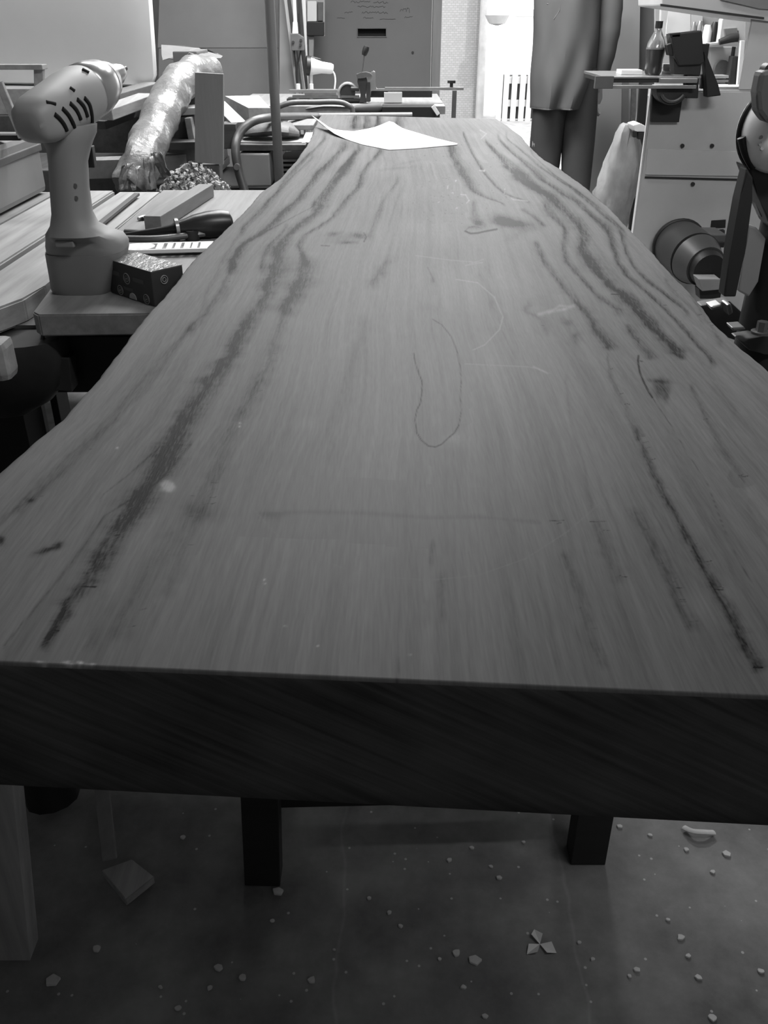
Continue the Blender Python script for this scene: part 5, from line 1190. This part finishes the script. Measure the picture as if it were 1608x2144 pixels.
# items on the table
bm = NB(); a_ = YP(1298, 150, YW); box(bm, (a_.x, YW-.02, tz+.0005), (YP(1342, 150, YW).x, YW+.05, tz+.014), .001); single('notepad', bm, M_white, 'small white pad on the left part of the bandsaw table', 'pad')
bm = NB(); a_ = YP(1386, 150, YW); box(bm, (a_.x, YW, tz+.0005), (YP(1410, 150, YW).x, YW+.06, tz+.01), .001); box(bm, (a_.x+.003, YW+.005, tz+.02), (YP(1408, 150, YW).x, YW+.05, tz+.03), .001); box(bm, (a_.x+.006, YW+.012, tz+.009), (YP(1404, 150, YW).x, YW+.04, tz+.021), .001); single('stacked_boards', bm, M_wl, 'two short pale boards stacked on the table right of the bottle', 'board')
# plastic sack
bm = NB(); rgs = []; random.seed(15)
for (y_, x0, x1) in ((262, 1308, 1338), (280, 1296, 1344), (310, 1286, 1346), (345, 1272, 1346), (380, 1262, 1342), (410, 1250, 1334), (440, 1246, 1326), (465, 1262, 1322), (485, 1282, 1316), (560, 1282, 1310)):
    a = YP(x0, y_, 3.75); b = YP(x1, y_, 3.75); cx = (a.x+b.x)/2; rx = (b.x-a.x)/2
    rgs.append([p+Vector((random.uniform(-.005, .005), random.uniform(-.006, .006), random.uniform(-.004, .004))) for p in ell(cx, 3.8, a.z, rx, rx*.8, 26, 2.2, .09, y_*.31)])
zmin = rgs[-1][0].z
base = ell(rgs[-2][0].x-.03, 3.8, .0, .10, .08, 26); rgs[-1] = ell((YP(1296, 560, 3.75)).x, 3.8, .25, .09, .07, 26); rgs.append(base)
loft(bm, rgs); sk = single('dust_sack', bm, mat('sack_plastic', 138, .35, .4, (11, 11, 7), bump=1.0, spec=.5), 'tall crumpled translucent plastic sack beside the bandsaw cabinet', 'sack', smooth=True)
bm = NB(); a_ = YP(1325, 285, 3.7)
hh_ = thing('hose_head', 'white plastic nozzle with dark ports at the neck of the sack', 'nozzle', a_)
ppoly(bm, [(1326, 262), (1340, 258), (1352, 264), (1352, 276), (1330, 276)], 3.68, .1, .004); part('shell', bm, M_white, hh_)
bm = NB(); ppoly(bm, [(1325, 274), (1334, 274), (1334, 288), (1326, 288)], 3.68, .03, .003); ppoly(bm, [(1336, 277), (1348, 277), (1348, 292), (1336, 292)], 3.68, .03, .003); part('port', bm, M_black, hh_)

# shelf seen through the throat
sh = thing('wall_shelf', 'pale shelf unit with clutter seen through the bandsaw throat', 'shelf', (1.6, 4.4, 0))
bm = NB(); ppoly(bm, [(1372, -40), (1600, -40), (1600, 240), (1372, 240)], 4.6, .02, .001); part('back_panel', bm, mat('shelf_back', 150, .7, .05), sh)
bm = NB(); ppoly(bm, [(1399, 14), (1446, 18), (1446, 66), (1394, 76)], 4.58, .01, .001); part('pale_panel', bm, mat('shelf_pale', 205, .6, .04), sh)
bm = NB(); ppoly(bm, [(1447, 18), (1472, 22), (1470, 66), (1447, 66)], 4.58, .01, .001); part('pale_panel', bm, mat('shelf_pale2', 182, .6, .04), sh)
bm = NB(); ppoly(bm, [(1385, 12), (1400, 14), (1392, 76), (1382, 80)], 4.5, .03, .001); part('post', bm, M_saw, sh)
bm = NB(); box(bm, (YP(1372, 190, 4.4).x, 4.32, YP(1400, 194, 4.35).z-.02), (YP(1600, 190, 4.4).x, 4.6, YP(1400, 191, 4.35).z)); part('shelf_board', bm, M_wx, sh)
for (x) in (1372, 1596):
    bm = NB(); p = YP(x, 190, 4.4); box(bm, (p.x-.02, 4.35, 0), (p.x+.02, 4.6, YP(1400, 194, 4.35).z-.02)); part('leg', bm, M_wz, sh)
bm = NB(); ppoly(bm, [(1552, 85), (1560, 85), (1552, 189), (1543, 189)], 4.34, .02, .001); part('daylight_strip', bm, M_white, sh, label='white strip standing in for a sliver of daylight')  # white strip put in for a sliver of window daylight
zsh = YP(1400, 191, 4.35).z+.0006
for k, (x0, x1, y0, m_, lb) in enumerate(((1450, 1456, 48, M_steel, 'slim bright tin'), (1462, 1470, 46, M_steel, 'bright tin beside the slim one'), (1474, 1489, 54, M_white, 'white tub'), (1492, 1502, 48, M_dark, 'dark pointed tin'))):
    a = YP(x0, y0, 4.52); b = YP(x1, y0+44, 4.52); bm = NB(); xc = (a.x+b.x)/2; r_ = (b.x-a.x)/2
    loft(bm, [ell(xc, 4.54, b.z, r_, r_), ell(xc, 4.54, a.z+(b.z-a.z)*.25, r_, r_), ell(xc, 4.54, a.z+.004, r_*.55, r_*.55), ell(xc, 4.54, a.z, r_*.5, r_*.5)])
    single('shelf_tin', bm, m_, lb+' on the upper shelf seen behind the black blade guide', 'tin', smooth=True)
bm = NB(); box(bm, (YP(1448, 90, 4.5).x, 4.48, YP(1450, 92, 4.5).z-.012), (YP(1512, 90, 4.5).x, 4.6, YP(1450, 92, 4.5).z-.001)); part('shelf_board', bm, M_wx, sh)
bm = NB(); ppoly(bm, [(1508, 90), (1512, 42), (1518, 34), (1556, 33), (1563, 40), (1562, 84), (1552, 90), (1545, 88), (1548, 62), (1524, 66), (1518, 92), (1488, 96), (1484, 90)], 4.42, .05, .003); single('shelf_machine', bm, mat('machine_pale', 190, .4, .08, (20, 20, 20)), 'pale curved machine body on the shelf seen through the throat', 'machine')
bm = NB(); tube(bm, [YP(1506, 88, 4.4), YP(1530, 80, 4.4), YP(1545, 78, 4.4)], [.012, .018, .018], 12); single('dark_roller', bm, M_dark, 'dark roller lying across the pale machine on the shelf', 'roller', smooth=True)
bm = NB(); ppoly(bm, [(1516, 60), (1544, 58), (1546, 76), (1518, 78)], 4.41, .03, .003); single('chrome_cup', bm, M_steel, 'shiny metal cup inside the pale machine on the shelf', 'cup')
bm = NB(); ppoly(bm, [(1486, 98), (1544, 98), (1540, 180), (1486, 180)], 4.5, .03, .003); single('white_board', bm, mat('white_board_m', 175, .5, .06), 'pale board with a round stain behind the chute on the shelf', 'board')
bm = NB(); q = YP(1508, 142, 4.49); cyl(bm, q, q-Vector((0, .03, 0)), .033, 20); single('grey_lid', bm, M_iron, 'small round grey lid in front of the pale board on the shelf', 'lid', smooth=True)
for k, y_ in enumerate((158, 167, 176)):
    bm = NB(); ppoly(bm, [(1492, y_), (1526, y_), (1526, y_+6), (1492, y_+6)], 4.38, .08, .001); single('stacked_book', bm, (M_wl, M_mid, M_white)[k], ['top', 'middle', 'bottom'][k]+' one of three thin slabs stacked right of the bandsaw chute', 'slab', 'thin slabs stacked on the shelf')
bm = NB(); ppoly(bm, [(1534, 118), (1548, 118), (1542, 188), (1524, 188)], 4.37, .05, .003); single('dark_bottle', bm, M_dark, 'dark upright container beside the white daylight strip on the shelf', 'container')
bm = NB(); ppoly(bm, [(1536, 98), (1541, 98), (1534, 150), (1528, 150)], 4.42, .02, .001); single('dark_stick', bm, M_dark, 'thin dark stick leaning on the shelf left of the white daylight strip', 'stick')

# ------------------------------------------------------------------ foreground machine at the right edge
fg = thing('disc_sander', 'machine with a white domed guard and dark stand cut off by the right edge', 'machine', (.62, 1.42, 0))
Yf = 1.42
c = YP(1632, 275, Yf); rx = c.x-YP(1557, 275, Yf).x; rz = (YP(1632, 185, Yf).z-YP(1632, 366, Yf).z)/2
def dome(r0, y0, y1, bulge, m, nm, n=40):
    bm = NB(); rgs = []
    for i in range(9):
        t = i/8; yy = y0-bulge*math.sin(t*math.pi/2); f = math.cos(t*math.pi/2)*.98+.02
        rgs.append([Vector((c.x+r0[0]*f*math.cos(a), yy, c.z+r0[1]*f*math.sin(a))) for a in [2*math.pi*k/n for k in range(n)]])
    rgs.insert(0, [Vector((c.x+r0[0]*math.cos(a), y1, c.z+r0[1]*math.sin(a))) for a in [2*math.pi*k/n for k in range(n)]])
    loft(bm, rgs); return part(nm, bm, m, fg, True)
dm = dome((rx, rz), Yf, Yf+.03, .05, mat('guard_white', 250, .35, .02), 'guard')
bm = NB(); tube(bm, [Vector((c.x+(rx+.002)*math.cos(a), Yf+.012, c.z+(rz+.002)*math.sin(a))) for a in [2*math.pi*k/48 for k in range(49)]], .0042, 8, cap=False); part('guard_rim', bm, M_black, fg, True)
bm = NB(); tube(bm, smoothpath([YP(1552, 288, Yf-.006), YP(1558, 312, Yf-.006), YP(1566, 332, Yf-.004), YP(1577, 350, Yf)]), [.006]*13, 10); part('rubber_strip', bm, M_black, fg, True)
bm = NB(); ppoly(bm, [(1594, 150), (1640, 140), (1640, 262), (1604, 257), (1588, 235), (1585, 195)], Yf-.06, .03, .006); part('handle', bm, mat('handle_dark', 84, .5, .1), fg)
bm = NB(); q = YP(1604, 146, Yf-.03); cyl(bm, q, q-Vector((0, .02, 0)), .010, 14); part('knob', bm, M_dark, fg, True)
for (x, y) in ((1592, 288), (1590, 302), (1594, 312)):
    q = hit(dm, x, y)
    if q: bm = NB(); cyl(bm, q, q+Vector((0, -.003, .001)), .0026, 10); part('screw', bm, M_steel, fg, True)
bm = NB(); ppoly(bm, [(1562, 346), (1582, 352), (1640, 372), (1640, 500), (1612, 470), (1590, 420)], Yf+.005, .05, .004); part('bracket', bm, mat('bracket_dark', 42, .5, .1, metal=.2), fg)
bm = NB(); ppoly(bm, [(1564, 352), (1577, 372), (1575, 420), (1560, 530), (1541, 622), (1516, 622), (1530, 520), (1548, 420)], Yf-.02, .03, .003); part('stay', bm, MATS['bracket_dark'], fg)
bm = NB(); ppoly(bm, [(1560, 365), (1572, 365), (1600, 440), (1604, 455), (1594, 455)], Yf+.03, .02, .002); part('strut', bm, M_iron, fg)
bm = NB(); ppoly(bm, [(1567, 470), (1584, 476), (1604, 500), (1588, 590), (1568, 622), (1546, 610), (1558, 540)], Yf+.02, .02, .003); part('cover_plate', bm, mat('cover_grey', 128, .5, .08), fg)
bm = NB(); pz = [(1.0, .045), (.8, .047), (.6, .05), (.012, .05)]; pc = YP(1640, 560, Yf+.02); loft(bm, [ell(pc.x+.022, Yf+.05, z, r*1.25, r*1.25) for z, r in pz]); part('column', bm, MATS['bracket_dark'], fg, True)
bm = NB(); loft(bm, [ell(pc.x, Yf+.05, z, r, r*.8, 28, 4) for z, r in ((.0, .17), (.03, .17), (.05, .10))]); part('base', bm, M_dark, fg, True)
bm = NB(); ppoly(bm, [(1466, 640), (1528, 630), (1560, 660), (1560, 720), (1500, 700)], Yf+.16, .03, .004); part('lower_bracket', bm, mat('lower_br', 84, .6, .2), fg)
bm = NB(); ppoly(bm, [(1488, 642), (1512, 636), (1513, 646), (1490, 650)], Yf+.12, .03, .003); part('lug', bm, M_steel, fg)
bm = NB(); ppoly(bm, [(1521, 638), (1531, 636), (1536, 655), (1526, 662)], Yf+.12, .03, .003); part('lug', bm, M_steel, fg)
bm = NB(); ppoly(bm, [(1532, 686), (1558, 684), (1562, 690), (1536, 694)], Yf+.0, .03, .002); part('lug', bm, M_iron, fg)
bm = NB(); q = YP(1597, 678, Yf-.02); cyl(bm, q-Vector((0, 0, .012)), q+Vector((0, 0, .004)), .009, 6); cyl(bm, q-Vector((0, 0, .016)), q-Vector((0, 0, .012)), .016, 20); part('bolt', bm, M_iron, fg)
bm = NB(); q = YP(1590, 730, Yf-.02); ppoly(bm, [(1545, 712), (1600, 704), (1640, 704), (1640, 745), (1600, 742), (1570, 735)], Yf-.01, .04, .004); part('clamp_foot', bm, M_dark, fg)

# ------------------------------------------------------------------ the man
pn = thing('person', 'person in a long grey work coat and dark trousers standing beyond the slab', 'person', (.92, 5.05, 0))
def man():
    px_, py_ = .92, 5.05
    M_skin = mat('skin', 150, .6, .04); M_coat = mat('coat_grey', 76, .85, .07, (5, 5, 5), bump=.2); M_tr = mat('trousers_dark', 52, .9, .1, (10, 10, 10))
    M_hair = mat('hair', 70, .8, .3, (60, 60, 60)); M_shoe = mat('shoe', 32, .5, .1)
    # body: one continuous skinned figure (he faces away, towards +y)
    J = {'pel': (0, 0, .93), 'sp': (0, .0, 1.10), 'ch': (0, .0, 1.32), 'nk': (0, .01, 1.47), 'hd0': (0, .02, 1.56), 'hd1': (0, .025, 1.66), 'hd2': (0, .02, 1.73),
         'shR': (.16, 0, 1.41), 'elR': (.205, -.02, 1.14), 'wrR': (.19, .02, .90), 'haR': (.185, .03, .84), 'shL': (-.13, 0, 1.41), 'elL': (-.10, .08, 1.15), 'wrL': (-.05, .24, 1.06), 'haL': (-.01, .29, 1.06),
         'hpR': (.085, 0, .88), 'knR': (.095, .01, .50), 'anR': (.10, -.02, .10), 'toR': (.115, .12, .045), 'hpL': (-.085, 0, .88), 'knL': (-.09, .03, .50), 'anL': (-.095, .0, .10), 'toL': (-.115, .14, .045)}
    Rr = {'pel': .11, 'sp': .105, 'ch': .12, 'nk': .055, 'hd0': .07, 'hd1': .082, 'hd2': .06, 'sh': .055, 'el': .038, 'wr': .026, 'ha': .022, 'hp': .075, 'kn': .052, 'an': .036, 'to': .03}
    names = list(J); E = [('pel', 'sp'), ('sp', 'ch'), ('ch', 'nk'), ('nk', 'hd0'), ('hd0', 'hd1'), ('hd1', 'hd2'), ('ch', 'shR'), ('shR', 'elR'), ('elR', 'wrR'), ('wrR', 'haR'), ('ch', 'shL'), ('shL', 'elL'), ('elL', 'wrL'), ('wrL', 'haL'), ('pel', 'hpR'), ('hpR', 'knR'), ('knR', 'anR'), ('anR', 'toR'), ('pel', 'hpL'), ('hpL', 'knL'), ('knL', 'anL'), ('anL', 'toL')]
    me = bpy.data.meshes.new('body'); me.from_pydata([J[n] for n in names], [(names.index(a), names.index(b)) for a, b in E], []); me.materials.append(M_skin)
    ob = bpy.data.objects.new('body', me); C.objects.link(ob); ob.parent = pn
    sk_ = ob.modifiers.new('skin', 'SKIN'); su = ob.modifiers.new('sub', 'SUBSURF'); su.levels = 2; su.render_levels = 2; sk_.use_smooth_shade = True
    for i, n_ in enumerate(names):
        r = Rr.get(n_) or Rr[n_[:2]]; me.skin_vertices[0].data[i].radius = (r, r*.85); me.skin_vertices[0].data[i].use_root = (n_ == 'pel')
    def P(x, y, z): return Vector((px_+x, py_+y, z))
    # face
    bm = NB(); tube(bm, [P(0, .10, 1.66), P(0, .118, 1.63), P(0, .108, 1.615)], [.008, .014, .010], 10); part('nose', bm, M_skin, ob, True)
    bm = NB(); tube(bm, [P(-.022, .10, 1.585), P(0, .106, 1.583), P(.022, .10, 1.585)], [.002, .005, .002], 8); part('mouth', bm, mat('lips', 110, .6), ob, True)
    for s_ in (-1, 1):
        bm = NB(); bmesh.ops.create_uvsphere(bm, u_segments=12, v_segments=8, radius=.011); bmesh.ops.translate(bm, verts=bm.verts[:], vec=P(s_*.03, .092, 1.655)); part('eye', bm, M_white, ob, True)
        bm = NB(); tube(bm, smoothpath([P(s_*.078, .02, 1.66), P(s_*.092, .005, 1.665), P(s_*.09, .0, 1.635), P(s_*.078, .012, 1.61)]), .007, 8); part('ear', bm, M_skin, ob, True)
    bm = NB(); loft(bm, [ell(px_, py_+.0, z, rx, ry, 24, 2.1, .015) for z, rx, ry in ((1.58, .066, .060), (1.63, .086, .088), (1.69, .089, .098), (1.74, .076, .088), (1.775, .045, .055), (1.785, .012, .015))])
    for v in bm.verts:
        if v.co.y > py_+.05 and v.co.z < 1.72: v.co.y = py_+.05
    part('hair', bm, M_hair, pn, True)
    # hands with fingers
    for hp_, dr_, sd_ in ((Vector((.186, .028, .865)), Vector((-.02, .10, -1)).normalized(), Vector((0, 1, .1)).normalized()), (Vector((-.015, .275, 1.06)), Vector((.6, .75, -.1)).normalized(), Vector((0, .1, 1)).normalized())):
        bm = NB(); o_ = P(*hp_); pm = o_+dr_*.05; nrm = dr_.cross(sd_).normalized()
        tube(bm, [o_-dr_*.02, o_+dr_*.02, pm, o_+dr_*.075], [.024, .034, .038, .030], 14, flat=.5)
        for k, (off, ln) in enumerate(((-.030, .060), (-.011, .070), (.010, .066), (.029, .052))):
            b0 = o_+dr_*.062+sd_*off; tube(bm, smoothpath([b0, b0+dr_*ln*.45+nrm*.005, b0+dr_*ln*.8+nrm*.018, b0+dr_*ln*.95+nrm*.03], 3), [.0088]*6+[.0082]*3+[.006], 8)
        tb_ = o_+dr_*.02+sd_*.028; tube(bm, smoothpath([tb_, tb_+dr_*.025+sd_*.02+nrm*.008, tb_+dr_*.055+sd_*.022+nrm*.018], 3), [.011]*4+[.009]*2+[.007], 8)
        part('hand', bm, M_skin, ob, True)
    # trousers
    bm = NB()
    for s_, kx, ky, ax_, ay_ in ((1, .10, .015, .105, -.01), (-1, -.085, .035, -.09, .01)):
        loft(bm, [ell(px_+x+.025, py_+y, z, rx, ry, 24, 2.1, w_, z*20) for x, y, z, rx, ry, w_ in ((s_*.062, 0, .96, .080, .105, 0), (s_*.070, 0, .86, .088, .108, 0), (s_*.080, .005, .74, .088, .095, .01), (kx*.9, ky, .60, .086, .090, .015), (kx*.92, ky, .50, .082, .085, .02), (kx, ky-.01, .35, .074, .078, .02), (ax_, ay_-.01, .16, .072, .078, .03), (ax_, ay_, .075, .075, .085, .03))])
    part('trousers', bm, M_tr, pn, True)
    # shoes
    for s_, x in ((1, .108), (-1, -.10)):
        bm = NB(); loft(bm, [ell(px_+x+s_*.01, py_+.05, z, rx, ry, 24, 2.6) for z, rx, ry in ((.0, .047, .142), (.02, .05, .145), (.05, .046, .135), (.07, .042, .10), (.10, .040, .065))]); part('shoe', bm, M_shoe, pn, True)
    # coat
    bm = NB(); n = 40; rgs = []
    XA = lambda y, l, r: (YP(l, y, 5.0).x, YP(r, y, 5.0).x)
    rows_ = [(-.0, .775, XA(220, 1114, 1226)), (0, .80, XA(217, 1114, 1229)), (0, .84, XA(200, 1114, 1236)), (0, .90, XA(170, 1113, 1246)), (0, .98, XA(130, 1116, 1252)), (0, 1.06, XA(95, 1121, 1256)), (0, 1.14, XA(60, 1122, 1258)), (0, 1.26, XA(0, 1122, 1260)), (0, 1.34, (.745, 1.075)), (0, 1.41, (.765, 1.065)), (0, 1.45, (.82, 1.02)), (0, 1.48, (.865, .975))]
    for i, (dy, z, (x0, x1)) in enumerate(rows_):
        cx = (x0+x1)/2; rxx = (x1-x0)/2; ryy = min(.15, rxx*.95)
        ring = []
        for k in range(n):
            a = 2*math.pi*k/n; fold = .02*math.sin(4*a+z*6)*(1.3-z)+.03*math.sin(7*a-z*11)*(1.4-z)+.006*math.sin(9*a+z*17)*(1 if z < 1.3 else 0)
            ring.append(Vector((cx+(rxx+0)*math.cos(a)*(1+fold*.6), py_+(ryy+fold)*math.sin(a), z)))
        rgs.append(ring)
    loft(bm, rgs, cap=False); bm.faces.ensure_lookup_table()
    ct = part('coat', bm, M_coat, pn, True); md = ct.modifiers.new('t', 'SOLIDIFY'); md.thickness = .004; md.offset = 1
    md2 = ct.modifiers.new('s', 'SUBSURF'); md2.levels = 1; md2.render_levels = 1
    # collar, sleeves, pocket
    bm = NB(); torus(bm, P(0, .01, 1.475), (0, .1, 1), .062, .012, 28, 8); part('collar', bm, M_coat, ct, True)
    for pts_, rs_ in (([P(.13, 0, 1.42), P(.185, -.005, 1.34), P(.205, -.02, 1.18), P(.205, -.01, 1.05), P(.192, .015, .93)], [.062, .062, .056, .050, .046]), ([P(-.09, 0, 1.42), P(-.10, .03, 1.34), P(-.10, .08, 1.17), P(-.08, .16, 1.10), P(-.05, .235, 1.06)], [.062, .058, .053, .048, .043])):
        pq = smoothpath(pts_, 4); rr_ = [np.interp(i/(len(pq)-1), np.linspace(0, 1, 5), rs_)*(1+.035*math.sin(i*2.1)) for i in range(len(pq))]
        bm = NB(); tube(bm, pq, rr_, 20); part('sleeve', bm, M_coat, ct, True)
    bm = NB(); ps = [hit(ct, x, y, .001) for x, y in ((1146, 8), (1173, 10), (1172, 22), (1160, 40))]
    ps = [p for p in ps if p]
    if len(ps) > 2: tube(bm, ps, .004, 8, flat=.5); part('pocket_flap', bm, mat('pocket_cloth', 112, .85), ct, True)  # flap cloth in its own even grey
    else: bm.free()
    bm = NB(); tube(bm, [Vector((p.x, p.y, .777)) for p in rgs[0]]+[Vector((rgs[0][0].x, rgs[0][0].y, .777))], .004, 6, cap=False); part('hem', bm, M_coat, ct, True)
man()
